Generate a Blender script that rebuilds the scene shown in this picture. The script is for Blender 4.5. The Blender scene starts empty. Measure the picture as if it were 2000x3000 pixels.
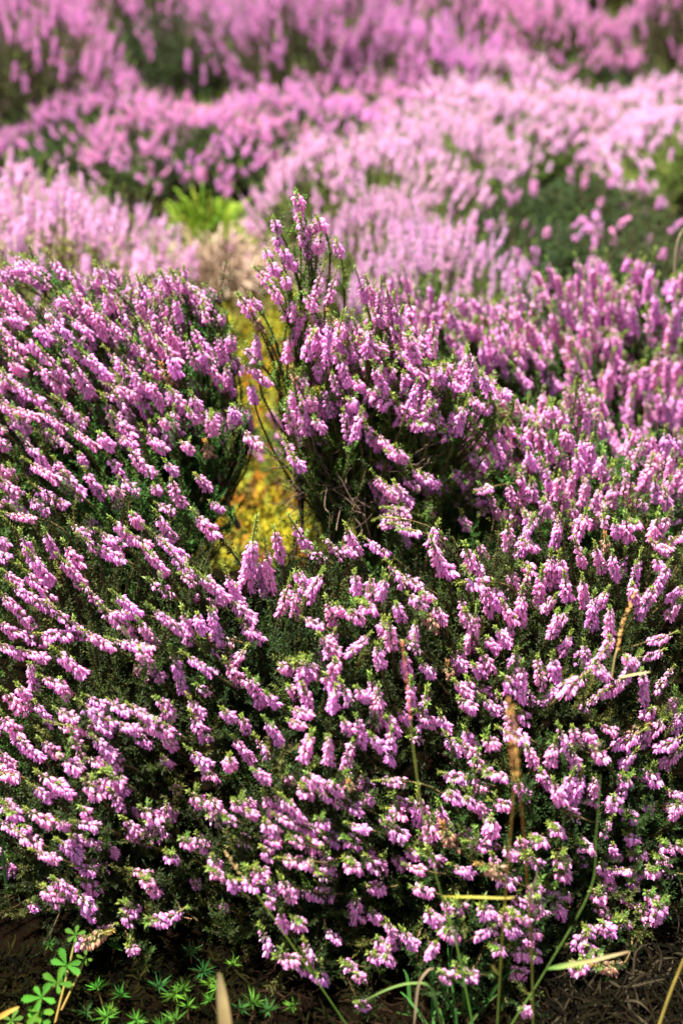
import bpy, math, random
import numpy as np
from mathutils import Matrix, Vector

random.seed(7)
rng = np.random.default_rng(11)
S = bpy.context.scene
C = S.collection

# ------------------------------------------------------------------ camera
CAM_H, PITCH = 0.60, math.radians(27.0)
cd = bpy.data.cameras.new('camera')
cam = bpy.data.objects.new('camera', cd)
C.objects.link(cam)
cam.location = (0, 0, CAM_H)
cam.rotation_euler = (math.pi / 2 - PITCH, 0, 0)
cd.sensor_fit = 'VERTICAL'
cd.sensor_height = 36
cd.lens = 50
cd.clip_start = 0.01
cd.clip_end = 500
cd.dof.use_dof = True
cd.dof.focus_distance = 0.875
cd.dof.aperture_fstop = 6.3
S.camera = cam

# ------------------------------------------------------------------ sky, sun, exposure
SUN_EL, SUN_AZ = math.radians(74), math.radians(-100)      # azimuth from +Y (behind the bushes), clockwise
W = bpy.data.worlds.new('World')
S.world = W
W.use_nodes = True
nt = W.node_tree
sky = nt.nodes.new('ShaderNodeTexSky')
sky.sky_type = 'NISHITA'
sky.sun_disc = False
sky.sun_elevation = SUN_EL
sky.sun_rotation = SUN_AZ
soft = nt.nodes.new('ShaderNodeHueSaturation')                # thin bright cloud: a paler sky than clear blue
soft.inputs['Saturation'].default_value = 0.35
nt.links.new(sky.outputs['Color'], soft.inputs['Color'])
nt.links.new(soft.outputs['Color'], nt.nodes['Background'].inputs['Color'])
nt.nodes['Background'].inputs['Strength'].default_value = 0.06
sl = bpy.data.lights.new('sun', 'SUN')
sl.energy = 5.0
sl.angle = math.radians(0.5)
sl.color = (1.0, 0.95, 0.88)
sun = bpy.data.objects.new('sun', sl)
C.objects.link(sun)
sd = Vector((math.sin(SUN_AZ) * math.cos(SUN_EL), math.cos(SUN_AZ) * math.cos(SUN_EL), math.sin(SUN_EL)))
sun.rotation_euler = sd.to_track_quat('Z', 'Y').to_euler()
sun.location = sd * 10
S.view_settings.view_transform = 'Standard'
S.view_settings.look = 'None'
S.view_settings.exposure = 2.15
S.view_settings.gamma = 1
S.render.engine = 'CYCLES'
S.cycles.max_bounces = 7
S.cycles.diffuse_bounces = 4
S.cycles.glossy_bounces = 1
S.cycles.transmission_bounces = 4
S.cycles.use_denoising = True

# ------------------------------------------------------------------ pixel (of the 2000 x 3000 photograph) -> world point at a given distance
SP, CP = math.sin(PITCH), math.cos(PITCH)
def ray(px, py):
    u, v = (px - 1000) / 1000 * 0.24, (1500 - py) / 1500 * 0.36
    return np.array([u, CP + v * SP, -SP + v * CP])
def at(px, py, y):
    d = ray(px, py)
    return np.array([0, 0, CAM_H]) + d * (y / d[1])
def ground_at(px, py):
    d = ray(px, py)
    p = np.array([0, 0, CAM_H]) + d * (CAM_H / -d[2])
    p[2] = gz(p[0], p[1])
    return p
def gz(x, y):
    return 0.006 * np.sin(x * 17 + 1.3) * np.cos(y * 13) + 0.004 * np.sin(x * 41 + y * 37) + 0.02 * np.sin(x * 1.7 + .5) * np.sin(y * 1.1) - 0.012

# ------------------------------------------------------------------ mesh buffer
class Buf:
    def __init__(s):
        s.v, s.f, s.c, s.m, s.n = [], [], [], [], 0
    def add(s, v, f, c, m=0):
        v = np.asarray(v, dtype=np.float64).reshape(-1, 3)
        f = np.asarray(f, dtype=np.int64).reshape(-1, 3)
        c = np.asarray(c, dtype=np.float64)
        if c.ndim == 1:
            c = np.broadcast_to(c, (len(v), 3))
        s.v.append(v); s.f.append(f + s.n); s.c.append(c); s.m.append(np.full(len(f), m)); s.n += len(v)
    def cat(s):
        return np.concatenate(s.v), np.concatenate(s.f), np.concatenate(s.c), np.concatenate(s.m)
    def addbuf(s, o, R=np.eye(3), t=np.zeros(3)):
        v, f, c, m = o
        s.v.append(v @ R.T + t); s.f.append(f + s.n); s.c.append(c); s.m.append(m); s.n += len(v)
    def mesh(s, name, mats, smooth=False):
        v, f, c, m = s.cat()
        me = bpy.data.meshes.new(name)
        me.vertices.add(len(v)); me.vertices.foreach_set('co', v.astype(np.float32).ravel())
        me.loops.add(len(f) * 3); me.loops.foreach_set('vertex_index', f.astype(np.int32).ravel())
        me.polygons.add(len(f)); me.polygons.foreach_set('loop_start', np.arange(0, len(f) * 3, 3, dtype=np.int32))
        me.polygons.foreach_set('material_index', m.astype(np.int32))
        if smooth:
            me.polygons.foreach_set('use_smooth', np.ones(len(f), dtype=bool))
        at_ = me.attributes.new('Col', 'FLOAT_COLOR', 'POINT')
        at_.data.foreach_set('color', np.concatenate([c, np.ones((len(c), 1))], 1).astype(np.float32).ravel())
        for x in mats:
            me.materials.append(x)
        me.update()
        return me

def link(name, me, parent=None, loc=(0, 0, 0), rot=None):
    o = bpy.data.objects.new(name, me)
    C.objects.link(o)
    if parent is not None:
        o.parent = parent
    o.location = loc
    if rot is not None:
        o.rotation_euler = rot
    return o
def tag(o, label=None, cat=None, group=None, kind=None):
    if label: o['label'] = label
    if cat: o['category'] = cat
    if group: o['group'] = group
    if kind: o['kind'] = kind
    return o
def thing(name, label, cat, loc, group=None):
    o = bpy.data.objects.new(name, None)
    C.objects.link(o)
    o.empty_display_size = .02
    o.location = loc
    return tag(o, label, cat, group)

def norm(a):
    a = np.asarray(a, float)
    return a / np.maximum(np.linalg.norm(a, axis=-1, keepdims=True), 1e-12)
def bez(p0, p1, p2, p3, n):
    t = np.linspace(0, 1, n)[:, None]
    return (1 - t) ** 3 * p0 + 3 * (1 - t) ** 2 * t * p1 + 3 * (1 - t) * t * t * p2 + t ** 3 * p3
def tangents(P):
    T = np.gradient(P, axis=0)
    return norm(T)
def perp(T):
    a = np.where(np.abs(T[..., 2:3]) < .9, np.array([0, 0, 1.0]), np.array([1.0, 0, 0]))
    u = norm(np.cross(T, a)); w = np.cross(T, u)
    return u, w
def tube(b, P, r, col, k=4, m=0):
    P = np.asarray(P, float); n = len(P)
    r = np.broadcast_to(np.asarray(r, float), (n,))
    u, w = perp(tangents(P))
    a = np.arange(k) * 2 * math.pi / k
    V = P[:, None] + r[:, None, None] * (np.cos(a)[None, :, None] * u[:, None] + np.sin(a)[None, :, None] * w[:, None])
    i = np.arange(n - 1)[:, None] * k; j = np.arange(k)[None]; jn = (j + 1) % k
    A, B_, C_, D = i + j, i + jn, i + k + jn, i + k + j
    f = np.concatenate([np.stack([A, B_, C_], -1).reshape(-1, 3), np.stack([A, C_, D], -1).reshape(-1, 3)])
    c = np.asarray(col, float)
    if c.ndim == 2:
        c = np.repeat(c, k, axis=0)
    b.add(V.reshape(-1, 3), f, c, m)
def place_many(b, tv, tf, tc, pos, X, Y, Z, scale, colmul, m=0):
    """copies of a template (axes X, Y, Z per copy) in one go; colmul (n,3) multiplies the template's colour"""
    n, k = len(pos), len(tv)
    sc = np.asarray(scale, float)
    if sc.ndim == 1: sc = sc[:, None]
    sc = np.broadcast_to(sc, (n, 3)) if sc.ndim == 2 else sc
    V = pos[:, None] + (tv[None, :, 0:1] * sc[:, None, 0:1]) * X[:, None] + (tv[None, :, 1:2] * sc[:, None, 1:2]) * Y[:, None] + (tv[None, :, 2:3] * sc[:, None, 2:3]) * Z[:, None]
    F = tf[None] + (np.arange(n) * k)[:, None, None]
    Cc = tc[None] * colmul[:, None]
    b.add(V.reshape(-1, 3), F.reshape(-1, 3), np.clip(Cc, 0, 1).reshape(-1, 3), m)

# ------------------------------------------------------------------ materials
def mat(name, rough=.6, transl=0.0, noise=(200, .25), objvar=0.0, spec=.3, sat=1.0, val=1.0):
    m = bpy.data.materials.new(name); m.use_nodes = True
    t = m.node_tree; N, L = t.nodes, t.links
    p = N['Principled BSDF']; out = N['Material Output']
    a = N.new('ShaderNodeAttribute'); a.attribute_name = 'Col'
    tc = N.new('ShaderNodeTexCoord')
    no = N.new('ShaderNodeTexNoise'); no.inputs['Scale'].default_value = noise[0]; no.inputs['Detail'].default_value = 3
    L.new(tc.outputs['Object'], no.inputs['Vector'])
    mr = N.new('ShaderNodeMapRange'); mr.inputs['From Min'].default_value = .3; mr.inputs['From Max'].default_value = .7
    mr.inputs['To Min'].default_value = val * (1 - noise[1]); mr.inputs['To Max'].default_value = val * (1 + noise[1])
    L.new(no.outputs['Fac'], mr.inputs['Value'])
    hs = N.new('ShaderNodeHueSaturation'); hs.inputs['Saturation'].default_value = sat
    L.new(a.outputs['Color'], hs.inputs['Color'])
    if objvar:
        oi = N.new('ShaderNodeObjectInfo')
        m2 = N.new('ShaderNodeMapRange'); m2.inputs['To Min'].default_value = 1 - objvar; m2.inputs['To Max'].default_value = 1 + objvar
        L.new(oi.outputs['Random'], m2.inputs['Value'])
        mu = N.new('ShaderNodeMath'); mu.operation = 'MULTIPLY'
        L.new(mr.outputs['Result'], mu.inputs[0]); L.new(m2.outputs['Result'], mu.inputs[1])
        L.new(mu.outputs['Value'], hs.inputs['Value'])
        m3 = N.new('ShaderNodeMapRange'); m3.inputs['To Min'].default_value = .5 + .022; m3.inputs['To Max'].default_value = .5 - .022
        wn = N.new('ShaderNodeTexWhiteNoise'); wn.noise_dimensions = '1D'
        L.new(oi.outputs['Random'], wn.inputs['W']); L.new(wn.outputs['Value'], m3.inputs['Value']); L.new(m3.outputs['Result'], hs.inputs['Hue'])
    else:
        L.new(mr.outputs['Result'], hs.inputs['Value'])
    L.new(hs.outputs['Color'], p.inputs['Base Color'])
    p.inputs['Roughness'].default_value = rough
    p.inputs['Specular IOR Level'].default_value = spec
    if transl:
        tr = N.new('ShaderNodeBsdfTranslucent'); L.new(hs.outputs['Color'], tr.inputs['Color'])
        mx = N.new('ShaderNodeMixShader'); mx.inputs['Fac'].default_value = transl
        L.new(p.outputs['BSDF'], mx.inputs[1]); L.new(tr.outputs['BSDF'], mx.inputs[2]); L.new(mx.outputs['Shader'], out.inputs['Surface'])
    return m
M_FLOWER = mat('petal', .38, .45, (300, .10), .12, .5)
M_FAR = mat('far_petal', .55, .4, (300, .10), .10, .2, 1.04, .70)
M_PALE = mat('pale_petal', .55, .38, (300, .10), .08, .25, .78, .76)
M_STEM = mat('twig_bark', .8, 0, (260, .35), 0, .15)
M_LEAF = mat('heather_leaf', .6, .12, (120, .30), .12, .15)
M_TIP = mat('young_leaf', .5, .25, (200, .2), .15, .3)
M_BARK = mat('old_bark', .95, 0, (180, .45), 0, .03)
M_GRASS = mat('grass_blade', .65, .35, (60, .2), .1, .12)
M_STRAW = mat('dry_straw', .9, .2, (90, .25), .1, .03)
M_MOSS = mat('moss', .9, .25, (90, .3), .1, .03)
# ------------------------------------------------------------------ where each flowering spike stands: tip x, tip y, base x, base y in 1000 x 750 windows of the photograph
R5 = "30,5,160,25;330,55,420,105;395,130,560,210;455,85,560,150;520,40,620,140;600,0,650,60;600,95,690,165;100,100,150,220;205,90,260,200;140,195,240,330;110,260,250,420;60,335,250,450;250,440,380,560;280,210,380,330;380,330,470,430;300,150,370,240;0,370,150,520;0,500,70,560;60,540,220,600;200,555,330,560;380,540,520,620;470,440,600,540;500,455,640,470;530,375,640,470;530,590,700,620;640,500,720,610;700,440,860,560;840,450,870,590;720,10,800,130;700,100,860,210;670,170,760,280;780,170,880,300;690,310,790,380;830,280,890,330;900,10,990,100;910,280,1040,400;1030,270,1120,430;1060,400,1150,490;1100,500,1200,580;1170,80,1130,340;1260,80,1290,210;1220,160,1240,350;1330,310,1290,450;1360,340,1360,470;1360,270,1410,320;1480,270,1410,400;1340,40,1420,170;1410,180,1490,215;1480,110,1568,200;1390,490,1480,520;1500,400,1530,520;1540,420,1568,460;1470,560,1540,640;1550,530,1500,650;900,460,940,550;960,430,1000,570;950,560,1080,590;960,600,1010,640;1130,620,1060,700;1040,690,1110,780;860,660,980,740;790,640,840,820;680,690,750,770;630,620,690,700;260,640,390,750;0,600,110,650;110,630,215,670;130,680,160,800;190,750,280,800;270,760,320,850;80,790,130,850;20,820,100,910;160,870,240,970;260,910,360,950;370,880,520,970;500,870,590,920;580,880,720,960;530,960,640,1000;650,960,780,1010;740,970,815,1040;620,1020,690,1060;740,1040,800,1080;870,850,930,940;880,930,950,1030;900,790,960,830;720,850,780,900;750,910,790,930;400,840,490,890;10,930,90,1020;80,1040,190,1130;190,1050,270,1110;270,970,440,1000;330,1000,370,1130;430,1030,510,1110;480,1090,560,1140;400,1140,560,1160;290,1130,360,1176;0,1100,60,1160;740,1120,780,1160;1020,900,1070,950;1110,930,1130,1000;1140,740,1200,880;1220,830,1270,880;1320,790,1360,840;1360,690,1440,720;1420,680,1380,780;1390,790,1420,880;1350,910,1420,920;1330,960,1390,975;1490,740,1540,800;1540,800,1530,900;1430,1010,1400,1120;1510,1010,1510,1140;1070,1030,1160,1140;1180,1040,1240,1120;1220,950,1290,1060;870,1090,960,1170;1050,1110,1060,1170;1280,700,1330,720;1550,660,1520,760;60,1000,130,1090;20,270,90,330;430,960,520,1010"
R6 = "210,20,320,40;250,60,360,90;20,70,80,200;100,120,210,190;0,150,60,190;440,50,410,140;410,130,470,280;430,200,510,280;570,150,600,260;840,0,860,40;760,60,770,160;880,20,820,190;830,130,890,160;1000,20,980,150;1060,50,1130,30;1120,0,1080,110;1200,10,1210,60;1250,40,1270,100;1300,20,1320,120;1320,40,1360,50;1070,130,1110,240;1200,60,1220,180;1160,150,1200,270;1240,180,1260,300;1450,10,1430,120;1500,10,1440,130;1420,130,1500,180;1370,200,1340,320;1430,200,1480,260;1480,130,1550,110;1500,240,1440,360;1440,340,1370,440;1330,320,1350,410;1400,400,1370,480;60,270,70,360;130,290,140,390;200,290,180,390;220,240,290,330;270,290,370,340;80,410,150,440;30,450,90,480;250,410,270,480;300,370,380,440;350,440,440,520;430,420,470,510;380,370,410,390;190,480,200,560;220,500,230,610;340,500,330,580;160,600,180,700;130,560,30,650;290,590,360,640;290,650,300,740;360,680,420,750;540,380,570,500;570,450,600,540;620,450,600,590;590,540,590,630;560,320,650,320;620,210,650,300;660,330,680,460;700,330,740,430;770,260,800,370;820,230,890,260;860,270,830,370;920,270,900,420;960,180,960,330;1000,200,1010,310;1020,290,1040,390;980,380,930,450;830,350,820,510;740,420,790,500;710,530,760,600;790,500,740,600;660,570,720,640;640,640,690,720;500,640,570,720;470,650,510,770;540,610,540,720;600,690,640,740;1100,300,1120,430;1160,370,1150,520;1220,350,1180,430;1230,420,1230,560;1040,450,960,560;990,450,980,530;1050,560,1010,640;1110,600,1130,680;890,650,920,790;970,660,980,760;800,630,790,720;790,700,770,830;830,700,820,850;740,750,790,800;850,800,870,880;620,790,710,830;650,850,720,920;720,840,760,920;760,900,800,1040;720,1000,850,1040;810,900,850,950;520,770,580,840;530,850,610,900;570,760,600,830;130,760,170,870;170,800,160,970;0,780,40,870;60,800,120,850;320,770,320,890;390,820,360,980;340,910,430,970;450,920,490,1010;260,910,310,960;200,930,240,1000;230,1000,220,1140;70,940,100,1060;60,1030,20,1160;0,950,40,1000;130,1020,190,1080;310,1030,370,1050;560,990,600,1060;480,1020,540,1110;540,1050,620,1130;600,1130,650,1160;660,1040,700,1060;850,1070,880,1150;1000,990,1040,1080;1060,980,1080,1060;980,1050,960,1150;1050,1080,1080,1170;1120,980,1170,1080;1180,970,1260,1010;1150,1080,1200,1130;1220,620,1130,720;1120,740,1020,830;1030,780,920,880;1160,690,1220,750;1240,560,1200,650;1370,650,1290,770;1310,750,1200,830;1190,830,1110,890;1380,700,1390,870;1520,560,1420,590;1480,630,1400,660;1310,665,1330,680;1520,710,1440,820;1568,340,1500,400;1550,400,1500,480;1540,830,1510,920;1560,900,1530,1000;1420,900,1400,930;1450,950,1290,1020;1490,940,1370,1060;1380,1010,1260,1070;1568,1030,1450,1080;1350,1090,1290,1160;1560,1080,1480,1160"
R7 = "0,20,80,35;180,20,300,90;150,80,240,145;260,70,340,130;330,0,420,60;390,60,450,120;430,40,500,110;480,20,560,60;520,60,570,100;510,100,560,180;560,150,640,210;650,180,720,230;730,160,790,210;720,240,740,310;760,150,770,230;570,230,640,300;560,280,690,320;640,240,690,280;0,150,80,180;40,195,95,205;130,190,240,250;260,240,310,265;0,245,80,290;80,300,190,350;110,270,130,280;350,240,450,270;320,310,370,340;390,320,460,360;470,330,530,390;270,330,360,400;330,400,400,470;390,410,480,470;360,450,430,470;380,500,440,555;160,375,265,415;250,505,330,575;190,540,280,620;350,575,410,630;370,630,440,690;560,620,630,650;560,660,600,700;690,690,760,690;850,650,750,690;540,720,450,750;470,760,400,790;420,790,360,820;590,820,620,830;370,180,410,210;600,460,690,490;650,500,700,520;670,540,720,570;790,90,830,105;760,385,810,410;870,110,930,160;830,325,880,340;900,300,950,360;960,130,1000,190;960,220,1020,250;970,400,1000,440;960,460,1030,490;1050,500,1080,550;1070,150,1110,165;1130,150,1170,160;1130,190,1175,215;1030,220,1080,240;1090,320,1160,345;1210,120,1260,200;1270,120,1310,200;1300,130,1380,240;1260,210,1350,250;1210,240,1260,290;1370,230,1430,290;1450,230,1500,250;1190,310,1290,340;1330,310,1390,340;1400,320,1450,360;1490,280,1560,330;1200,360,1240,400;1300,410,1440,430;1480,370,1520,490;1150,460,1220,475;1100,510,1190,530;1230,520,1260,560;1220,590,1250,620;1290,500,1350,600;1390,560,1480,575;1460,530,1510,580;1460,480,1500,500;1280,660,1320,740;1200,740,1250,840;1280,870,1350,880;1400,800,1440,880;1370,930,1410,960;1450,940,1490,955;1490,740,1560,790;920,0,1000,30;1160,0,1220,50;1310,20,1330,60;1400,20,1460,70;1380,80,1420,110;1460,100,1568,150;1480,60,1568,100;1350,690,1390,710"
R8 = "0,30,80,60;30,60,40,90;100,30,140,100;10,150,90,180;90,120,140,150;180,50,290,60;230,130,290,160;210,180,300,200;180,220,220,250;30,250,120,280;0,310,80,340;210,260,280,310;100,350,140,400;110,400,160,450;180,400,190,480;230,400,280,440;10,420,80,450;290,440,380,470;300,370,340,400;110,540,190,545;350,110,350,250;370,160,390,240;390,230,420,300;360,300,400,320;410,300,460,370;400,380,450,440;440,160,490,290;480,110,540,130;480,290,520,350;540,270,590,295;560,130,610,160;600,140,660,210;580,330,660,350;690,220,690,290;660,260,700,350;690,150,760,170;650,10,760,40;800,50,850,140;500,440,600,480;310,540,410,570;60,580,70,690;130,650,170,690;210,700,240,770;160,780,210,830;240,740,250,800;280,740,340,820;120,850,170,870;190,860,230,880;0,890,70,910;60,940,90,960;70,1080,110,1100;390,650,440,700;470,600,500,670;540,600,560,660;470,740,520,760;440,790,400,860;450,930,490,960;510,900,560,930;540,940,610,950;640,640,680,660;690,390,720,460;750,360,790,400;700,490,780,520;740,450,790,500;660,450,720,470;810,320,830,350;870,320,930,330;810,400,860,410;870,400,910,450;790,600,850,610;750,650,810,670;880,530,890,600;900,590,910,660;810,680,860,700;860,660,890,690;740,660,690,740;700,720,620,770;760,720,790,745;860,740,900,760;810,770,860,790;680,820,740,830;780,830,840,850;860,840,900,850;750,930,830,950;970,400,1030,420;980,460,1030,480;940,540,980,550;990,560,1040,580;960,600,1010,670;1070,330,1150,360;1070,410,1120,425;950,260,1020,290;1020,200,1100,230;1330,60,1220,170;1290,30,1310,60;1240,120,1260,170;1360,150,1420,170;1290,200,1350,220;1240,230,1200,300;1300,300,1350,330;1320,390,1380,390;1200,390,1290,400;1240,340,1260,410;1190,430,1230,490;1240,460,1330,470;1180,510,1240,550;1140,560,1200,590;1160,620,1210,670;1310,500,1360,530;1340,450,1370,480;1410,460,1440,470;1440,460,1520,490;1480,90,1568,130;1470,170,1568,180;1540,160,1520,220;1460,330,1520,370;1540,340,1568,360;1430,400,1500,420;1390,570,1440,590;1270,580,1340,620;1430,620,1470,640;1360,680,1430,710;1430,670,1450,690;1310,740,1420,770;1260,690,1320,720;1180,700,1230,740;1110,720,1160,750;1130,760,1060,800;1110,850,1130,870;1240,760,1260,770;1080,1000,1130,1020;1180,995,1240,1000;1150,960,1160,970;1040,1080,1080,1090;820,1100,850,1120;900,0,960,80;970,60,1010,150;1060,20,1000,140;1110,0,1060,150;1170,20,1150,150;1130,90,1160,160;470,20,600,50;590,50,650,90;1400,0,1440,60;1340,10,1400,30"
# left bush (window at 0,750)
E3 = "40,40,110,70;60,0,150,60;130,30,220,110;0,130,90,230;10,250,110,310;740,70,780,150;790,70,830,150;840,110,900,180;890,160,950,230;930,230,950,290;640,110,680,200;700,140,720,200;630,180,660,290;550,240,600,330;740,200,760,320;690,220,720,330;800,190,830,300;460,100,520,150;440,40,470,120;480,160,520,230;200,240,290,300;330,150,380,230;270,170,330,260;390,200,440,300;160,310,230,400;0,340,120,430;40,480,110,530;70,180,150,300;120,380,220,480;240,290,330,380;330,290,440,370;430,240,480,370;290,400,400,480;380,440,500,560;200,440,300,560;160,500,300,600;340,500,420,640;490,290,560,370;500,440,580,520;560,330,640,440;620,400,700,480;650,300,700,400;700,350,760,440;760,300,810,430;850,370,900,500;880,330,950,430;910,420,960,480;960,480,1020,600;770,440,820,540;740,400,820,480;650,480,740,540;580,520,680,600;500,590,640,640;610,560,700,650;690,560,740,690;740,500,800,580;780,610,850,700;800,700,810,790;730,740,770,780;540,650,600,730;530,740,610,820;550,830,620,860;880,630,920,700;920,700,990,790;970,720,970,800;860,700,910,760;670,810,760,885;830,850,880,890;940,850,970,910;450,810,520,880;340,800,450,880;250,820,320,880;280,670,400,760;200,720,300,800;70,700,190,740;0,640,80,740;80,740,130,800;110,840,240,1000;140,950,270,1030;250,930,330,1030;300,1000,370,1090;360,900,400,960;390,980,470,1100;500,920,560,1000;590,890,700,1000;550,1020,640,1080;490,1060,560,1090;760,940,810,1000;780,1020,840,1140;900,1000,950,1060;160,1060,300,1140;140,1110,220,1170;0,1020,90,1100;20,1090,120,1170;40,960,60,1020;0,570,110,600;60,590,190,660;10,530,60,590;720,1140,800,1170;700,1050,730,1080;970,1130,1020,1160;1000,360,1030,480;1060,340,1060,430;1060,680,1090,760"
# tall middle bush
F1 = "1355,880,1380,940;1370,930,1375,1000;1380,1000,1400,1110;1450,1000,1480,1040;1250,1000,1280,1050;1270,1060,1290,1150;1290,1140,1320,1176;1540,1100,1560,1160;1440,1020,1430,1070;1470,1080,1460,1150;1400,1100,1420,1170;1215,1150,1235,1176"
F3 = "1180,60,1240,130;1240,130,1280,200;1230,20,1270,70;1300,0,1350,40;1300,90,1320,130;1100,180,1150,260;1150,250,1200,330;1110,420,1160,460;1150,180,1190,240;1180,340,1180,480;1120,490,1240,580;1150,580,1165,660;1110,800,1200,870;1480,60,1440,190;1540,80,1510,200;1400,170,1440,240;1360,190,1330,280;1390,240,1340,400;1430,320,1400,440;1330,370,1320,470;1320,480,1370,590;1340,600,1340,720;1320,680,1340,790;1420,720,1420,800;1440,740,1480,790;1480,600,1520,720;1430,620,1430,700;1510,290,1500,480;1568,280,1540,440;1310,840,1340,910;1340,910,1390,980;1480,220,1560,330;1450,480,1480,560;1380,540,1400,640;1380,660,1400,760"
F4 = "70,80,110,200;120,110,160,240;180,130,170,250;210,150,230,270;140,250,190,310;240,200,260,320;0,290,20,420;60,310,110,400;110,350,100,480;160,380,200,450;60,440,60,560;0,480,40,600;60,560,90,600;150,500,200,630;220,500,230,560;260,330,300,410;310,360,320,420;250,420,320,480;290,480,380,560;390,490,410,580;470,480,490,540;350,570,310,680;480,520,430,580;400,600,370,720;330,690,360,760;400,690,440,780;360,740,400,780;250,660,290,750;30,650,70,690;0,700,40,840;90,710,60,830;110,760,130,830;160,820,230,880;240,870,290,930;320,970,390,1030;150,1010,240,1100;260,1060,310,1130;210,1150,310,1176;580,430,600,520;610,460,580,600;640,540,670,600;590,640,640,690;570,680,530,780;20,400,50,470;190,570,150,640;300,540,290,620;430,500,460,560"
# bush behind, between the middle one and the one on the right
I4 = "220,80,240,200;290,60,310,200;400,110,420,240;470,150,490,300;430,230,420,360;360,290,380,420;540,170,560,280;590,180,640,250;550,280,600,370;620,300,660,400;700,240,740,330;800,110,830,230;800,230,820,340;850,280,890,400;740,340,780,440;700,390,750,480;640,400,660,490;870,430,920,510;260,160,280,280;340,160,350,280;500,240,520,350;560,200,580,300;660,350,700,440;780,330,820,430;820,340,850,450;330,220,340,330"
H4 = "890,60,910,120;950,20,980,140;920,150,960,230;1050,80,1040,200;1080,0,1100,120;1150,20,1160,180;1230,60,1220,170;1320,0,1300,60;1370,0,1340,130;1430,0,1400,200;1340,140,1360,220;1540,90,1510,200;1568,60,1560,160;960,230,1000,380;1020,180,1060,330;1100,150,1130,300;1160,200,1180,380;1220,200,1230,330;1270,180,1300,350;1330,200,1350,350;1400,250,1420,400;1480,220,1500,380;1540,200,1530,350;1040,330,1070,490;1110,400,1130,500;1180,330,1200,420;1060,480,1090,540;1240,470,1220,640;1300,460,1290,640;1350,480,1330,650;1400,470,1390,640;1450,420,1440,600;1500,430,1490,620;1550,430,1540,620;1330,660,1310,830;1400,640,1410,760;1460,600,1460,740;1530,640,1520,720;980,60,1010,180;1190,120,1200,260;1280,100,1270,220;1120,90,1120,230;1440,160,1450,300;1000,320,1030,440;1140,300,1150,420"
G4 = "1020,600,1070,690;1090,570,1130,680;1070,600,1050,720;720,640,780,700;790,640,830,740;850,700,880,780;950,670,930,760;960,690,970,720;1010,700,1050,790;1130,690,1120,800;1190,740,1220,840;590,740,640,820;620,790,700,880;700,790,760,890;770,760,800,860;820,800,870,900;900,780,920,880;950,830,960,940;990,850,1010,980;1050,800,1060,960;1100,830,1110,940;1150,840,1130,980;1200,900,1180,1000;660,890,720,960;720,700,760,720;580,900,660,960;500,970,570,1040;620,1080,690,1060;760,1040,800,1140;820,970,830,1130;870,1030,880,1120;930,960,960,1070;1000,1000,1000,1100;1060,980,1050,1100;1030,1090,1040,1170;930,1110,940,1176;1130,1000,1110,1130;1190,1060,1160,1150;1240,960,1220,1060;1250,1040,1240,1140;1310,970,1300,1060;1380,850,1340,960;1410,830,1370,900;1430,920,1380,1060;1490,800,1490,900;1530,820,1550,900;1520,900,1500,1000;1560,960,1530,1050;1440,1020,1440,1120;1480,1070,1500,1160;1340,1120,1390,1150;700,850,730,930;850,880,880,970;900,900,930,1000;1080,900,1090,1000;1020,780,1040,880"
N3 = "1230,700,1280,780;1260,720,1310,790;1140,950,1200,990;1050,1030,1090,1040;1200,960,1240,1010;1080,830,1100,880;1270,1090,1290,1150;1180,1070,1210,1110"

def parse(s, ox, oy):
    a = np.array([[float(k) for k in q.split(',')] for q in s.split(';')]) * (1000 / 1568)
    return a + np.array([ox, oy, ox, oy])
FRONT = np.concatenate([parse(R5, 0, 1500), parse(R6, 1000, 1500), parse(R7, 0, 2250), parse(R8, 1000, 2250)])
EE = parse(E3, 0, 750)
FF = np.concatenate([parse(F1, 0, 0), parse(F3, 0, 750), parse(F4, 1000, 750)])
II, HH, GG, NN = parse(I4, 1000, 750), parse(H4, 1000, 750), parse(G4, 1000, 750), parse(N3, 0, 750)
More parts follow.
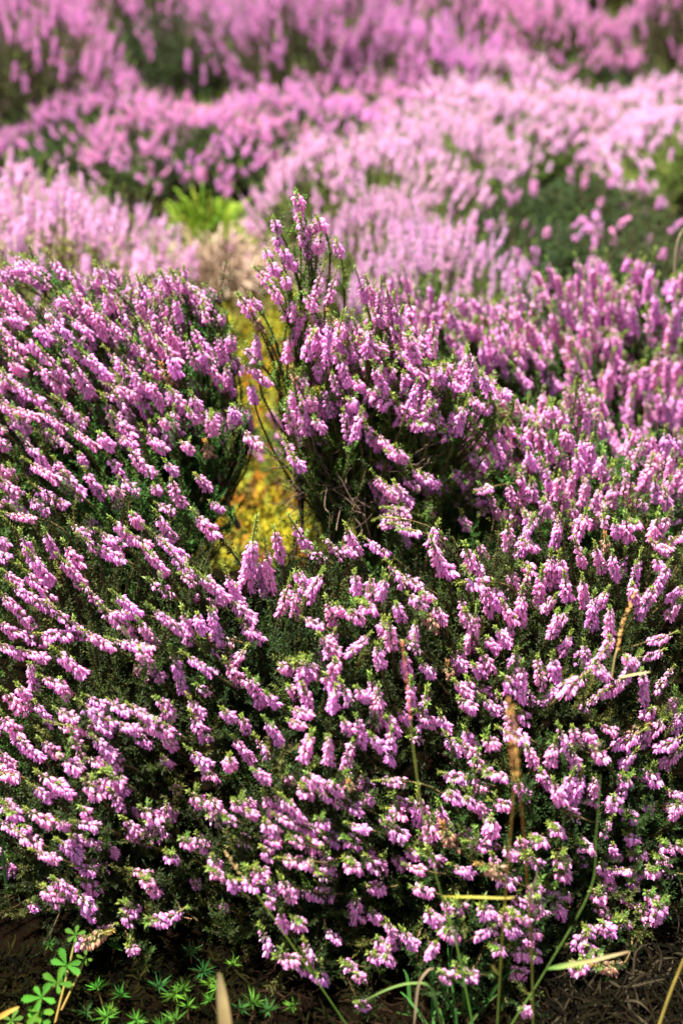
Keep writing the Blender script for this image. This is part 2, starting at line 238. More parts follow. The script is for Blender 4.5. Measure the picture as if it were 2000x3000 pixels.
# ------------------------------------------------------------------ florets and spikes
def floret_template(layers=2, low=False):
    """a hanging bell with pointed, slightly splayed lobes; base at 0, opening towards -Z, one unit long"""
    v, f, c = [], [], []
    def lobe(a, L, r, halfw, flare, c0, c1, c2):
        k = len(v)
        def p(t, rr, da): return (rr * math.cos(a + da), rr * math.sin(a + da), -t * L)
        if low:
            v.extend([p(0, .14, 0), p(.45, r[1], -halfw), p(.45, r[1], halfw), p(1, flare, 0)])
            f.extend([(k, k + 1, k + 2), (k + 1, k + 3, k + 2)])
            c.extend([c0, c1, c1, c2])
            return
        v.extend([p(0, .10, 0), p(.35, r[0], -halfw), p(.32, r[0] * 1.1, 0), p(.35, r[0], halfw),
                  p(.72, r[1], -halfw * .62), p(.70, r[1] * 1.08, 0), p(.72, r[1], halfw * .62), p(1, flare, 0)])
        f.extend([(k, k + 1, k + 2), (k, k + 2, k + 3), (k + 1, k + 4, k + 5), (k + 1, k + 5, k + 2), (k + 2, k + 5, k + 6), (k + 2, k + 6, k + 3), (k + 4, k + 7, k + 5), (k + 5, k + 7, k + 6)])
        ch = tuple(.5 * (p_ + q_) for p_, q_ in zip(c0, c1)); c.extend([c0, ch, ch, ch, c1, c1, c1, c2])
    pale, mid, tipc = (.98, .81, .90), (.90, .215, .665), (.97, .66, .87)  # pale base: the lit top of each bell painted into its colour
    deep, deept = (.62, .13, .44), (.76, .28, .58)
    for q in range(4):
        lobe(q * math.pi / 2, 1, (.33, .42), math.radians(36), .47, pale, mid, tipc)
    if layers > 1:
        for q in range(4):
            lobe(q * math.pi / 2 + math.pi / 4, .88, (.22, .29), math.radians(32), .36, deep, deep, deept)
        # two small green-brown bracts at the base
        for a in (0.3, 3.4):
            k = len(v)
            v.extend([(0, 0, .05), (.2 * math.cos(a - .6), .2 * math.sin(a - .6), -.06), (.34 * math.cos(a), .34 * math.sin(a), -.26), (.2 * math.cos(a + .6), .2 * math.sin(a + .6), -.06)])
            f.extend([(k, k + 1, k + 2), (k, k + 2, k + 3)]); c.extend([(.14, .13, .04)] * 4)
    return np.array(v), np.array(f), np.array(c)
def bud_template():
    v, f, c = [(0, 0, .02)], [], [(.30, .26, .10)]
    for t, r, col in ((.22, .15, (.80, .55, .66)), (.6, .19, (.84, .50, .76))):
        for q in range(4):
            a = q * math.pi / 2
            v.append((r * math.cos(a), r * math.sin(a), -t)); c.append(col)
    v.append((0, 0, -.95)); c.append((.74, .32, .66))
    for q in range(4):
        n = (q + 1) % 4
        f += [(0, 1 + q, 1 + n), (1 + q, 5 + q, 5 + n), (1 + q, 5 + n, 1 + n), (5 + q, 9, 5 + n)]
    return np.array(v), np.array(f), np.array(c)
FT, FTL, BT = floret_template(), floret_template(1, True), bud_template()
LEAF_V = np.array([(0, 0, 0), (-.5, .12, .45), (.5, .12, .45), (0, 0, 1.0)])   # x across, z along
LEAF_F = np.array([(0, 1, 3), (0, 3, 2)])

def leaves(b, P, T, r, size, spread, c0, jit=.25, m=0, width=.36, per=2):
    """opposite pairs of scale leaves at the points P of a shoot with direction T"""
    n = len(P)
    if not n: return
    u, w = perp(T)
    ph = (np.arange(n) % 2) * math.pi / 2 + r.normal(0, .35, n)
    pos, X, Z = [], [], []
    for k in range(per):
        a = ph + k * 2 * math.pi / per
        o = np.cos(a)[:, None] * u + np.sin(a)[:, None] * w
        z = norm(T * (1 - spread) + o * spread + r.normal(0, jit * .5, (n, 3)))
        pos.append(P); Z.append(z); X.append(norm(np.cross(z, T) + 1e-6))
    pos, X, Z = np.concatenate(pos), np.concatenate(X), np.concatenate(Z)
    Y = np.cross(Z, X); k = len(pos)
    s = size * r.uniform(.7, 1.25, k)
    cm = np.asarray(c0, float) * r.uniform(.6, 1.45, (k, 1)) * r.uniform(.9, 1.1, (k, 3))
    place_many(b, LEAF_V, LEAF_F, np.ones((4, 3)), pos, X, Y, Z, np.stack([s * width, s, s], 1), cm, m)

def make_spike(L, tilt, seed, style='full', low=False):
    """local: base at the origin, leaning by tilt towards +X; florets hang by gravity. Returns (flower arrays, tip arrays)"""
    r = np.random.default_rng(seed)
    b, tb = Buf(), Buf()
    n = 12
    s = np.linspace(0, 1, n)
    bend = r.uniform(-.30, .18) if tilt > .3 else r.uniform(-.2, .2)
    th = tilt + bend * (s - .3)
    side = r.uniform(-.25, .25) * s
    d = np.stack([np.sin(th) * np.cos(side), np.sin(th) * np.sin(side), np.cos(th)], 1)
    tl = L * (r.uniform(.14, .45) if style != 'bald' else .06)
    step = (L + tl) / (n - 1)
    P = np.concatenate([np.zeros((1, 3)), np.cumsum(d[:-1] * step, 0)])
    if not low:
        tube(b, P, np.linspace(.0006, .0003, n), np.linspace((.16, .10, .04), (.20, .20, .05), n), 4, 1)
    dens = {'full': 3.0, 'thin': 2.0, 'bud': 2.0, 'bald': 3.1, 'dry': 2.2}[style]
    nf = max(6, int(L * 1000 * dens))
    if low: nf = max(7, int(nf * .36))
    t = (np.arange(nf) + r.uniform(0, .8, nf)) / nf
    t = np.clip(t, 0, 1)
    # small bare gaps so that the spike is not one even sausage
    gap = r.uniform(0, 1, 2)
    keep = np.ones(nf, bool)
    for g in gap: keep &= ~((np.abs(t - g) < .035) & (r.random(nf) < .8))
    t = t[keep]; nf = len(t)
    q = t * L / (L + tl)
    idx = q * (n - 1)
    P_i = np.stack([np.interp(idx, np.arange(n), P[:, k]) for k in range(3)], 1)
    T_i = norm(np.stack([np.interp(idx, np.arange(n), d[:, k]) for k in range(3)], 1))
    u, w = perp(T_i)
    ph = np.arange(nf) * 2.399 + r.normal(0, .5, nf)
    o = np.cos(ph)[:, None] * u + np.sin(ph)[:, None] * w
    down = np.array([0, 0, -1.0])
    hang = norm(o * (.50 + r.uniform(-.2, .3, (nf, 1))) + down * r.uniform(.75, 1.15, (nf, 1)) - T_i * .10 + r.normal(0, .14, (nf, 3)))
    att = P_i + norm(o + down * .35) * (.0012 * (1.2 if low else 1) + r.uniform(0, .0009, (nf, 1)))
    X = norm(np.cross(hang, r.normal(0, 1, (nf, 3))))
    Z = -hang; Y = np.cross(Z, X)
    size = .0036 * (1.06 - .30 * t) * r.uniform(.85, 1.15, nf)
    bud = (t > r.uniform(.80, .97)) | (r.random(nf) < .05)
    if style == 'bud': bud = r.random(nf) < .75
    if style == 'thin': bud |= r.random(nf) < .10
    cm = (1 + r.normal(0, .10, (nf, 1))) * (1 + r.normal(0, .03, (nf, 3)))
    if style == 'dry': cm = cm * np.array([.55, .75, .25]) * r.uniform(.5, 1.2, (nf, 1))
    wide = r.uniform(.74, 1.05, nf)
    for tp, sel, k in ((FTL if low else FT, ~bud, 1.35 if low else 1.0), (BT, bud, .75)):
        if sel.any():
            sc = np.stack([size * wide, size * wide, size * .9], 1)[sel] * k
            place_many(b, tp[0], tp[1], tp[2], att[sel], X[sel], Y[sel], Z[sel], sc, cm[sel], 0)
    # pedicels
    if not low:
        A, B_ = P_i, att + hang * .0004
        wv = norm(np.cross(B_ - A, T_i)) * .00025
        vv = np.stack([A - wv, A + wv, B_], 1).reshape(-1, 3)
        b.add(vv, np.arange(len(vv)).reshape(-1, 3), (.22, .16, .08), 1)
    # leafy tip
    m = int((tl * 1000 + 1.5) / .55)
    qi = np.linspace((L / (L + tl)) * .97, 1, max(m, 3)) * (n - 1)
    Pt = np.stack([np.interp(qi, np.arange(n), P[:, k]) for k in range(3)], 1)
    Tt = norm(np.stack([np.interp(qi, np.arange(n), d[:, k]) for k in range(3)], 1))
    tipcol = (.135, .19, .022) if style != 'dry' else (.25, .13, .03)
    leaves(tb, Pt, Tt, r, .0021, .62, tipcol)
    if not low:
        # bract leaves between the florets
        k = max(4, nf // 3); ii = r.choice(nf, k)
        leaves(tb, P_i[ii], T_i[ii], r, .0020, .8, (.085, .13, .02))
        if r.random() < .35:      # a side sprig
            j = int(r.uniform(.3, .7) * nf); dd = norm(T_i[j] + o[j] * .8 + np.array([0, 0, .6])); l2 = r.uniform(.006, .012)
            k = int(l2 * 1000 / .55); Ps = P_i[j] + np.linspace(0, 1, k)[:, None] * dd * l2
            leaves(tb, Ps, np.repeat(dd[None], k, 0), r, .0022, .62, (.10, .16, .02))
    return b, tb, P[-1]
TILTS = np.radians([4, 28, 52, 76, 98])
LENS = [.009, .015, .022, .031]
SPK, SPKA = {}, {}
sd_ = 100
for ti in range(len(TILTS)):
    for li in range(len(LENS)):
        for k, st in enumerate(('full', 'full', 'full', 'thin', 'bud', 'bald')):
            sd_ += 1
            b, tb, _ = make_spike(LENS[li], TILTS[ti], sd_, st)
            SPKA[ti, li, k] = (b.cat(), tb.cat())
            SPK[ti, li, k] = (b.mesh('flower_spike', [M_FLOWER, M_STEM]), tb.mesh('leafy_tip', [M_TIP]))
DRY = []
for ti in range(len(TILTS)):
    sd_ += 1
    b, tb, _ = make_spike(.013, TILTS[ti], sd_, 'dry')
    DRY.append((b.mesh('flower_spike', [M_FLOWER, M_STEM]), tb.mesh('leafy_tip', [M_TIP])))
# the same for the blurred bushes at the back: fewer, simpler florets, one mesh
LTIL = np.radians([6, 30, 54])
LLEN = [.027, .040]
LOW, LOWP, LOWA = {}, {}, {}
for ti in range(3):
    for li in range(2):
        for k in range(3):
            sd_ += 1
            b, tb, _ = make_spike(LLEN[li], LTIL[ti], sd_, 'full', True)
            bb = Buf(); bb.addbuf(b.cat()); v, f, c, m = tb.cat(); bb.addbuf((v, f, c, m + 1))
            LOWA[ti, li, k] = bb.cat()
            LOW[ti, li, k] = bb.mesh('flower_spike', [M_FAR, M_TIP])
            LOWP[ti, li, k] = bb.mesh('flower_spike', [M_PALE, M_TIP])

def rot_z(a):
    c, s = math.cos(a), math.sin(a)
    return np.array([[c, -s, 0], [s, c, 0], [0, 0, 1.0]])
def pick(d, L, r, style=None):
    """variant, rotation and scale of the spike whose direction is d and whose flowering length is L"""
    tilt = math.acos(max(-1, min(1, d[2]))); az = math.atan2(d[1], d[0])
    ti = int(np.argmin(np.abs(TILTS - tilt))); li = int(np.argmin(np.abs(np.array(LENS) - L)))
    dt = max(-.3, min(.3, tilt - TILTS[ti]))
    ca, sa = math.cos(dt), math.sin(dt)
    R = rot_z(az) @ np.array([[ca, 0, sa], [0, 1, 0], [-sa, 0, ca]])
    s = max(.75, min(1.35, L / LENS[li]))
    k = style if style is not None else int(r.choice(6, p=[.23, .22, .22, .13, .09, .11]))
    return (ti, li, k), R, s
def m4(R, s, t):
    M = np.eye(4); M[:3, :3] = R * s; M[:3, 3] = t
    return Matrix(M.tolist())
# ------------------------------------------------------------------ ground
gb = Buf()
gx = np.concatenate([-np.geomspace(60, 1.3, 22), np.linspace(-1.2, 1.2, 121), np.geomspace(1.3, 60, 22)])
gy = np.concatenate([-np.geomspace(6, .2, 8), np.linspace(-.1, 4.0, 165), np.geomspace(4.1, 90, 30)])
GX, GY = np.meshgrid(gx, gy)
gv = np.stack([GX, GY, gz(GX, GY)], -1).reshape(-1, 3)
nx = len(gx)
ii = (np.arange(len(gy) - 1)[:, None] * nx + np.arange(nx - 1)[None]).ravel()
gb.add(gv, np.concatenate([np.stack([ii, ii + 1, ii + nx + 1], 1), np.stack([ii, ii + nx + 1, ii + nx], 1)]), (.022, .017, .010))
M_SOIL = bpy.data.materials.new('peat_soil'); M_SOIL.use_nodes = True
t = M_SOIL.node_tree; p = t.nodes['Principled BSDF']; p.inputs['Roughness'].default_value = 1; p.inputs['Specular IOR Level'].default_value = 0
tc = t.nodes.new('ShaderNodeTexCoord')
n1 = t.nodes.new('ShaderNodeTexNoise'); n1.inputs['Scale'].default_value = 9; n1.inputs['Detail'].default_value = 6
n2 = t.nodes.new('ShaderNodeTexNoise'); n2.inputs['Scale'].default_value = 160; n2.inputs['Detail'].default_value = 4
cr = t.nodes.new('ShaderNodeValToRGB'); e = cr.color_ramp.elements
e[0].position = .3; e[0].color = (.0025, .0018, .001, 1); e[1].position = .72; e[1].color = (.006, .0055, .002, 1)
x = cr.color_ramp.elements.new(.5); x.color = (.0035, .002, .0012, 1)
mx = t.nodes.new('ShaderNodeMix'); mx.inputs[0].default_value = .5
t.links.new(tc.outputs['Object'], n1.inputs['Vector']); t.links.new(tc.outputs['Object'], n2.inputs['Vector'])
t.links.new(n1.outputs['Fac'], mx.inputs[2]); t.links.new(n2.outputs['Fac'], mx.inputs[3]); t.links.new(mx.outputs[0], cr.inputs['Fac'])
t.links.new(cr.outputs['Color'], p.inputs['Base Color'])
bp = t.nodes.new('ShaderNodeBump'); bp.inputs['Distance'].default_value = .004; bp.inputs['Strength'].default_value = 1
t.links.new(n2.outputs['Fac'], bp.inputs['Height']); t.links.new(bp.outputs['Normal'], p.inputs['Normal'])
tag(link('ground', gb.mesh('ground', [M_SOIL], True)), 'dark peaty heath ground under the heather', None, None, 'structure')

# ------------------------------------------------------------------ heather plants in the sharp zone
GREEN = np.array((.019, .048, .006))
FGREEN = np.array((.011, .021, .0025))  # darker copy for the front plants: shade inside the mound put into leaf colour
OLIVE = np.array((.045, .052, .009))
def spike_points(seg, depth, r, lmin):
    out = []
    for (x1, y1, x2, y2) in seg:
        Y = depth(.5 * (x1 + x2), .5 * (y1 + y2)) + r.normal(0, .007)
        a, b = at(x1, y1, Y), at(x2, y2, Y)
        view = norm(np.array([0, 0, CAM_H]) - b)
        lat = a - b; L2 = np.linalg.norm(lat)
        L3 = max(L2 * 1.04, lmin * r.uniform(.85, 1.3))
        v = lat + view * math.sqrt(max(0, L3 * L3 - L2 * L2))
        if b[2] < .012: b = b + np.array([0, 0, .012 - b[2]])
        out.append((b, norm(v), L3))
    return out

def heather(label, root_px, root_y, seg, depth, seed, lmin=.013, fill=0, fill_back=(.02, .07), fill_jit=22, extra=90, group='heather bushes in front', parts_max=100,
            bare=.30, green=GREEN, trunk_r=.0026, leaf_shift=.03):
    r = np.random.default_rng(seed)
    rp = at(root_px, 1500, root_y); root = np.array([rp[0], root_y, 0.0]); root[2] = gz(root[0], root[1]) - .002
    T = thing('heather_plant', label, 'heather', tuple(root), group)
    sp = spike_points(seg, depth, r, lmin)
    fl = []
    if fill:
        pool = np.nonzero((seg[:, 1] > 860) & (seg[:, 0] > 900))[0] if label.startswith('tall') else np.nonzero(seg[:, 1] < (1240 if label.startswith('large') else 9999))[0]
        k = r.choice(pool, fill)
        jx, jy = r.normal(0, fill_jit, fill), np.abs(r.normal(0, fill_jit, fill)) - 5
        s2 = seg[k] + np.stack([jx, jy, jx, jy], 1)
        dsh = r.uniform(*fill_back, fill)
        for q, ds in zip(s2, dsh):
            # moved back along +Y and kept at the same height range, not on the same line of sight
            (b1, d1, L1), = spike_points(q[None], lambda a, b_, ds=ds: depth(a, b_) + ds, r, lmin)
            fl.append((b1, norm(d1 + r.normal(0, .22, 3) + np.array([0, 0, .1])), L1 * r.uniform(.7, 1.15)))
    allsp = sp + fl
    order = np.argsort([-s[2] for s in sp])
    partset = list(order[:parts_max])
    rest = [sp[i] for i in order[parts_max:]]
    nfree = parts_max - len(partset)
    parts = [sp[i] for i in partset] + fl[:nfree]
    rest += fl[nfree:]
    for (b0, d, L) in parts:
        key, R, s = pick(d, L, r, int(r.choice([3, 3, 0])) if b0[2] > .265 and label.startswith('tall') else None)
        me, tm = SPK[key]
        if r.random() < .02: me, tm = DRY[key[0]]
        o = link('flower_spike', me, T); o.matrix_local = m4(R, s, b0 - root)
        link('leafy_tip', tm, o)
    if rest:
        fb, tb = Buf(), Buf()
        for (b0, d, L) in rest:
            key, R, s = pick(d, L, r)
            fb.addbuf(SPKA[key][0], R * s, b0 - root); tb.addbuf(SPKA[key][1], R * s, b0 - root)
        v, f, c, m = tb.cat(); fb.addbuf((v, f, c, m + 2))
        tag(link('smaller_flower_spikes', fb.mesh('smaller_flower_spikes', [M_FLOWER, M_STEM, M_TIP]), T), None, None, None, 'stuff')
    # woody branches: five or six, each forking to the shoots that carry the spikes
    B = np.array([s[0] for s in allsp]); cen = B.mean(0)
    nb = 6
    cidx = r.choice(len(B), nb, replace=False); cc = B[cidx].copy()
    for _ in range(6):
        lab = np.argmin(((B[:, None] - cc[None]) ** 2).sum(-1), 1)
        for q in range(nb):
            if (lab == q).any(): cc[q] = B[lab == q].mean(0)
    lb = Buf()
    for q in range(nb):
        mem = [allsp[i] for i in np.nonzero(lab == q)[0]]
        if not mem: continue
        bb = Buf()
        fork = root + (cc[q] - root) * .42 + np.array([0, .012, -.012]) + r.normal(0, .006, 3)
        fork[2] = max(fork[2], root[2] + .012)
        w = norm(fork - root)
        Pm = bez(root + r.normal(0, .004, 3) * [1, 1, 0], root + np.array([0, 0, .02]) + r.normal(0, .012, 3), fork - w * .02 + r.normal(0, .012, 3), fork, 12)
        Pm[1:-1] += r.normal(0, .0012, (10, 3))
        tube(bb, Pm - root, np.linspace(trunk_r, trunk_r * .62, 12) * (1 + r.normal(0, .06, 12)), np.clip(np.array((.055, .036, .022)) * (1 + r.normal(0, .25, (12, 1))), 0, 1), 6)
        for (b0, d, L) in mem:
            dl = np.linalg.norm(b0 - fork)
            h = bez(fork, fork + norm(cc[q] - root) * dl * .25 + np.array([0, 0, dl * .1]), b0 - d * dl * .38, b0, 14)
            h[1:-2] += np.cumsum(r.normal(0, .0011, (11, 3)), 0) * np.sin(np.linspace(0, math.pi, 11))[:, None]
            tube(bb, h - root, np.linspace(.0013, .00055, 14), np.linspace((.05, .032, .02), (.11, .075, .03), 14), 4)
            # leafy part of the shoot
            st = bare + r.uniform(-.05, .15) + (.35 if b0[2] > .25 else 0)
            arc = dl * (1 - st); k = max(5, int(arc / .0011))
            qi = np.linspace(st, 1, k) * 13
            P = np.stack([np.interp(qi, np.arange(14), h[:, a]) for a in range(3)], 1)
            Tn = tangents(P)
            g = green * r.uniform(.75, 1.35) * (1 + r.normal(0, .06, 3))
            leaves(lb, P - root, Tn, r, .0026, .60, g)
            # side sprigs
            for j in r.integers(0, k, int(4 + arc / .008)):
                o = norm(Tn[j] * .55 + norm(r.normal(0, 1, 3)) * .75 + np.array([0, -.1, .35]))
                l2 = r.uniform(.005, .015); kk = max(4, int(l2 / .0010))
                Q = P[j] + np.linspace(0, 1, kk)[:, None] * o * l2 + np.linspace(0, 1, kk)[:, None] ** 2 * np.array([0, 0, .003])
                leaves(lb, Q - root, np.repeat(o[None], kk, 0), r, .0024, .60, g * r.uniform(.8, 1.5))
        link('branch', bb.mesh('branch', [M_BARK]), T)
    # leafy shoots without flowers, a little inside the bush
    for q in range(extra):
        i = r.integers(len(sp)); b0, d, L = sp[i]
        if label.startswith('tall') and (b0[2] > .235 or b0[0] < -.022): continue
        e = b0 + r.normal(0, .014, 3) + np.array([0, leaf_shift * r.uniform(.1, 1.3), -leaf_shift * r.uniform(0, .9)])
        e[2] = max(e[2], .01)
        s0 = e - norm(e - (root + (cen - root) * .3) + r.normal(0, .01, 3)) * r.uniform(.03, .06) - np.array([0, 0, .01])
        s0[2] = max(s0[2], .004)
        P = bez(s0, s0 + (e - s0) * .35 + r.normal(0, .004, 3), e - (e - s0) * .3 - np.array([0, 0, .006]), e, 24)
        g = (green if r.random() < .8 else OLIVE) * r.uniform(.7, 1.4)
        tube(lb, P - root, .0005, (.08, .05, .02), 3)
        leaves(lb, np.repeat(P, 2, 0)[1:] - root, tangents(P)[np.repeat(np.arange(24), 2)[1:]], r, .0026, .6, g)
        for j in r.integers(6, 24, 9):
            o = norm(norm(r.normal(0, 1, 3)) + norm(e - s0) * .7 + np.array([0, 0, .3])); l2 = r.uniform(.006, .014); kk = max(4, int(l2 / .0010))
            Q = P[j] + np.linspace(0, 1, kk)[:, None] * o * l2
            leaves(lb, Q - root, np.repeat(o[None], kk, 0), r, .0024, .6, g * r.uniform(.8, 1.5))
    link('foliage', lb.mesh('foliage', [M_LEAF]), T)
    return T, root

FY = [(3300, .520), (2950, .556), (2750, .586), (2400, .624), (2100, .662), (1800, .705), (1600, .755), (1450, .80), (1200, .86)]
fy0 = np.array([a for a, _ in FY][::-1], float); fy1 = np.array([b for _, b in FY][::-1])
def d_front(px, py): return float(np.interp(py, fy0, fy1)) + .035 * ((px - 1000) / 1000) ** 2 + .012 * math.sin(px * .009 + py * .004)
def lin(*pts):
    a = sorted(pts); xs = [q[0] for q in a]; ys = [q[1] for q in a]
    return lambda px, py: float(np.interp(py, xs, ys))
d_left = lin((700, 1.00), (900, .955), (1200, .90), (1500, .85), (1650, .82))
d_mid = lin((500, .95), (800, .93), (1100, .905), (1300, .89), (1550, .865))
d_rm = lin((1000, 1.03), (1200, .97), (1500, .87))
d_rb = lin((700, 1.34), (950, 1.25), (1300, 1.14))
d_cr = lin((750, 1.22), (950, 1.16), (1100, 1.12))

cen = np.array([(200, 2480), (270, 1830), (800, 1900), (840, 2560), (1330, 1830), (1400, 2480), (1850, 1830), (1860, 2520)], float)
midp = .5 * (FRONT[:, :2] + FRONT[:, 2:])
own = np.argmin((((midp[:, None] - cen[None]) * np.array([1, .8])) ** 2).sum(-1), 1)
FRONT_L = ['low heather with spikes sweeping up to the left just above the cinquefoil leaves',
           'heather below the big left bush with long spikes slanting left over black shade',
           'pink heather below the yellow moss clearing with reddish bark showing between its spikes',
           'low heather at bottom centre with scattered spikes hanging over black ground and moss stars',
           'pink heather right of centre crossed by an orange seed head',
           'low heather with sparse spikes behind the crossed orange and green grass stalks',
           'heather at the right edge with long spikes leaning right beside a golden seed head',
           'low heather with scattered spikes above the dry brown straw in the bottom right corner']
for q in range(8):
    rx = cen[q][0]; ry = .80 if cen[q][1] < 2200 else .70
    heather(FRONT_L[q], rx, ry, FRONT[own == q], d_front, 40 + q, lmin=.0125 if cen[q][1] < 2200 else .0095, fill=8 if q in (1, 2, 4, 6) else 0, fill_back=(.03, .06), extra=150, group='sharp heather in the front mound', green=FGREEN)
heather('large dense pink heather bush on the left, its spikes slanting left above a bent stem', 420, .93, EE, d_left, 61, .014, fill=460, fill_jit=30, extra=90, group='sharp heather bushes behind the front mound')
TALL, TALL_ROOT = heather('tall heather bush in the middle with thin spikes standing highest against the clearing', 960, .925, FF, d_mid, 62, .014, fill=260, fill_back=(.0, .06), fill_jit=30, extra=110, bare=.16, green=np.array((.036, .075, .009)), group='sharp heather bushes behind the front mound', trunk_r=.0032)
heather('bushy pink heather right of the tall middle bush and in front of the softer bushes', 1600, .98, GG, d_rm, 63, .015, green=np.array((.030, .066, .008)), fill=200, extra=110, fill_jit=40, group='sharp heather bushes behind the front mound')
heather('slightly soft heather with upright spikes between the tall middle bush and the right bush', 1350, 1.22, II, d_cr, 64, .018, fill=110, fill_back=(.0, .09), fill_jit=60, extra=60, group='softly focused heather bushes')
heather('slightly soft heather bush with upright spikes standing tall by the right edge', 1750, 1.33, HH, d_rb, 65, .019, fill=210, fill_back=(.0, .10), fill_jit=75, extra=120, group='softly focused heather bushes')
heather('few small blurred pink sprigs growing out of the yellow moss clearing', 780, 1.30, NN, lambda a, b: 1.27, 66, .012, fill=6, fill_back=(.01, .03), extra=25, group='softly focused heather bushes', bare=.2)

# bushes that the edges of the picture cut, and the mostly green ones in the shade between
def shifted(a, dx, dy=0): return a + np.array([dx, dy, dx, dy])
lf = FRONT[(midp[:, 0] < 330) & (midp[:, 1] < 2560)]
heather('pink heather at the left edge of which only the outermost sprigs are in view', -190, .80, shifted(lf, -335), lambda a, b: d_front(a, b) + .02, 71, .0135, extra=60, group='sharp heather in the front mound')
rf = FRONT[(midp[:, 0] > 1700) & (midp[:, 1] < 2600)]
heather('pink heather cut by the right edge behind the long right leaning spikes', 2200, .80, shifted(rf, 320), lambda a, b: d_front(a, b) + .02, 72, .0135, extra=60, group='sharp heather in the front mound')
le = EE[EE[:, 0] < 190]
heather('pink heather cut by the left edge beside the large left bush', -120, .96, shifted(le, -180), d_left, 73, .014, extra=70, group='sharp heather bushes behind the front mound')
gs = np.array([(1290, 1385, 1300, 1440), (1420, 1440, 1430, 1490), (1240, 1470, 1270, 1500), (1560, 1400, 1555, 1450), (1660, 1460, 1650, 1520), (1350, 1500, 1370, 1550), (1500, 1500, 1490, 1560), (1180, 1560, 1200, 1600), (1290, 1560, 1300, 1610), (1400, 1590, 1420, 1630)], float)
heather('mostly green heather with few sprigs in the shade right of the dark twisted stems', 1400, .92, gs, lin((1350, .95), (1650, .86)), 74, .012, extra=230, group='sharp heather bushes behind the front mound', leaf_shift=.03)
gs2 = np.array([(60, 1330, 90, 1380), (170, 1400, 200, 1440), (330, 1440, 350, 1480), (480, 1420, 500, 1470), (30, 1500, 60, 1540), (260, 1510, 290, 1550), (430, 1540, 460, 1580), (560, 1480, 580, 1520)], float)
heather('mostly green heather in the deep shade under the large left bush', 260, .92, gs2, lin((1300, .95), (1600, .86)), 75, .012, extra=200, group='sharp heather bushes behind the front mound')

gs3 = np.array([(60, 2420, 80, 2460), (150, 2560, 170, 2590), (260, 2600, 280, 2630), (380, 2560, 400, 2590), (470, 2650, 490, 2670), (90, 2680, 110, 2700), (560, 2560, 580, 2590), (650, 2640, 660, 2660), (330, 2480, 350, 2510), (20, 2560, 40, 2590)], float)  # added plant: its dark foliage stands in for black shade here
heather('added heather with darkened leaves filling black shade above the moss stars at the bottom left', 260, .73, gs3, lambda a, b: d_front(a, b) + .035, 76, .008, extra=220, group='sharp heather in the front mound', green=FGREEN * .8)
# dead grey-brown twigs hanging in the lower part of the tall bush
r = np.random.default_rng(88); tb = Buf()
for q in range(190):
    a = at(r.uniform(860, 1230), r.uniform(1330, 1500), r.uniform(.885, .95)); d = norm(r.normal(0, 1, 3) + np.array([0, 0, -.3])) * r.uniform(.012, .035)
    P = bez(a, a + d * .3 + r.normal(0, .003, 3), a + d * .7 + r.normal(0, .004, 3), a + d, 8)
    tube(tb, P - TALL_ROOT, .00035, np.array((.10, .065, .05)) * r.uniform(.5, 1.6), 3)
link('dead_twigs', tb.mesh('dead_twigs', [M_BARK]), TALL)
# ------------------------------------------------------------------ the blurred heather on the heath behind
def low_pick(d, r):
    tilt = math.acos(max(-1, min(1, d[2]))); az = math.atan2(d[1], d[0])
    ti = int(np.argmin(np.abs(LTIL - tilt)))
    return (ti, int(r.integers(2)), int(r.integers(3))), rot_z(az)
def dome(n, R, H, r, lean=.42):
    """n spike bases over a bush of radius R and height H"""
    out = []
    ph = r.uniform(0, 6.28, 3)
    for i in range(n):
        a = i * 2.39996 + r.normal(0, .2); q = math.sqrt((i + .5) / n) * (1 + r.normal(0, .05))
        lump = 1 + .16 * math.sin(3 * a + ph[0]) * q + .10 * math.sin(5 * a + ph[1])
        x, y = R * q * lump * math.cos(a), R * q * lump * math.sin(a)
        z = H * (1 - .62 * q ** 2.4) * (1 + .10 * math.sin(x * 31 + ph[1]) * math.cos(y * 27 + ph[2])) + r.normal(0, .010)
        d = norm(np.array([math.cos(a) * q * lean, math.sin(a) * q * lean, 1.0]) + r.normal(0, .16, 3))
        out.append((np.array([x, y, max(z, .02)]), d))
    return out
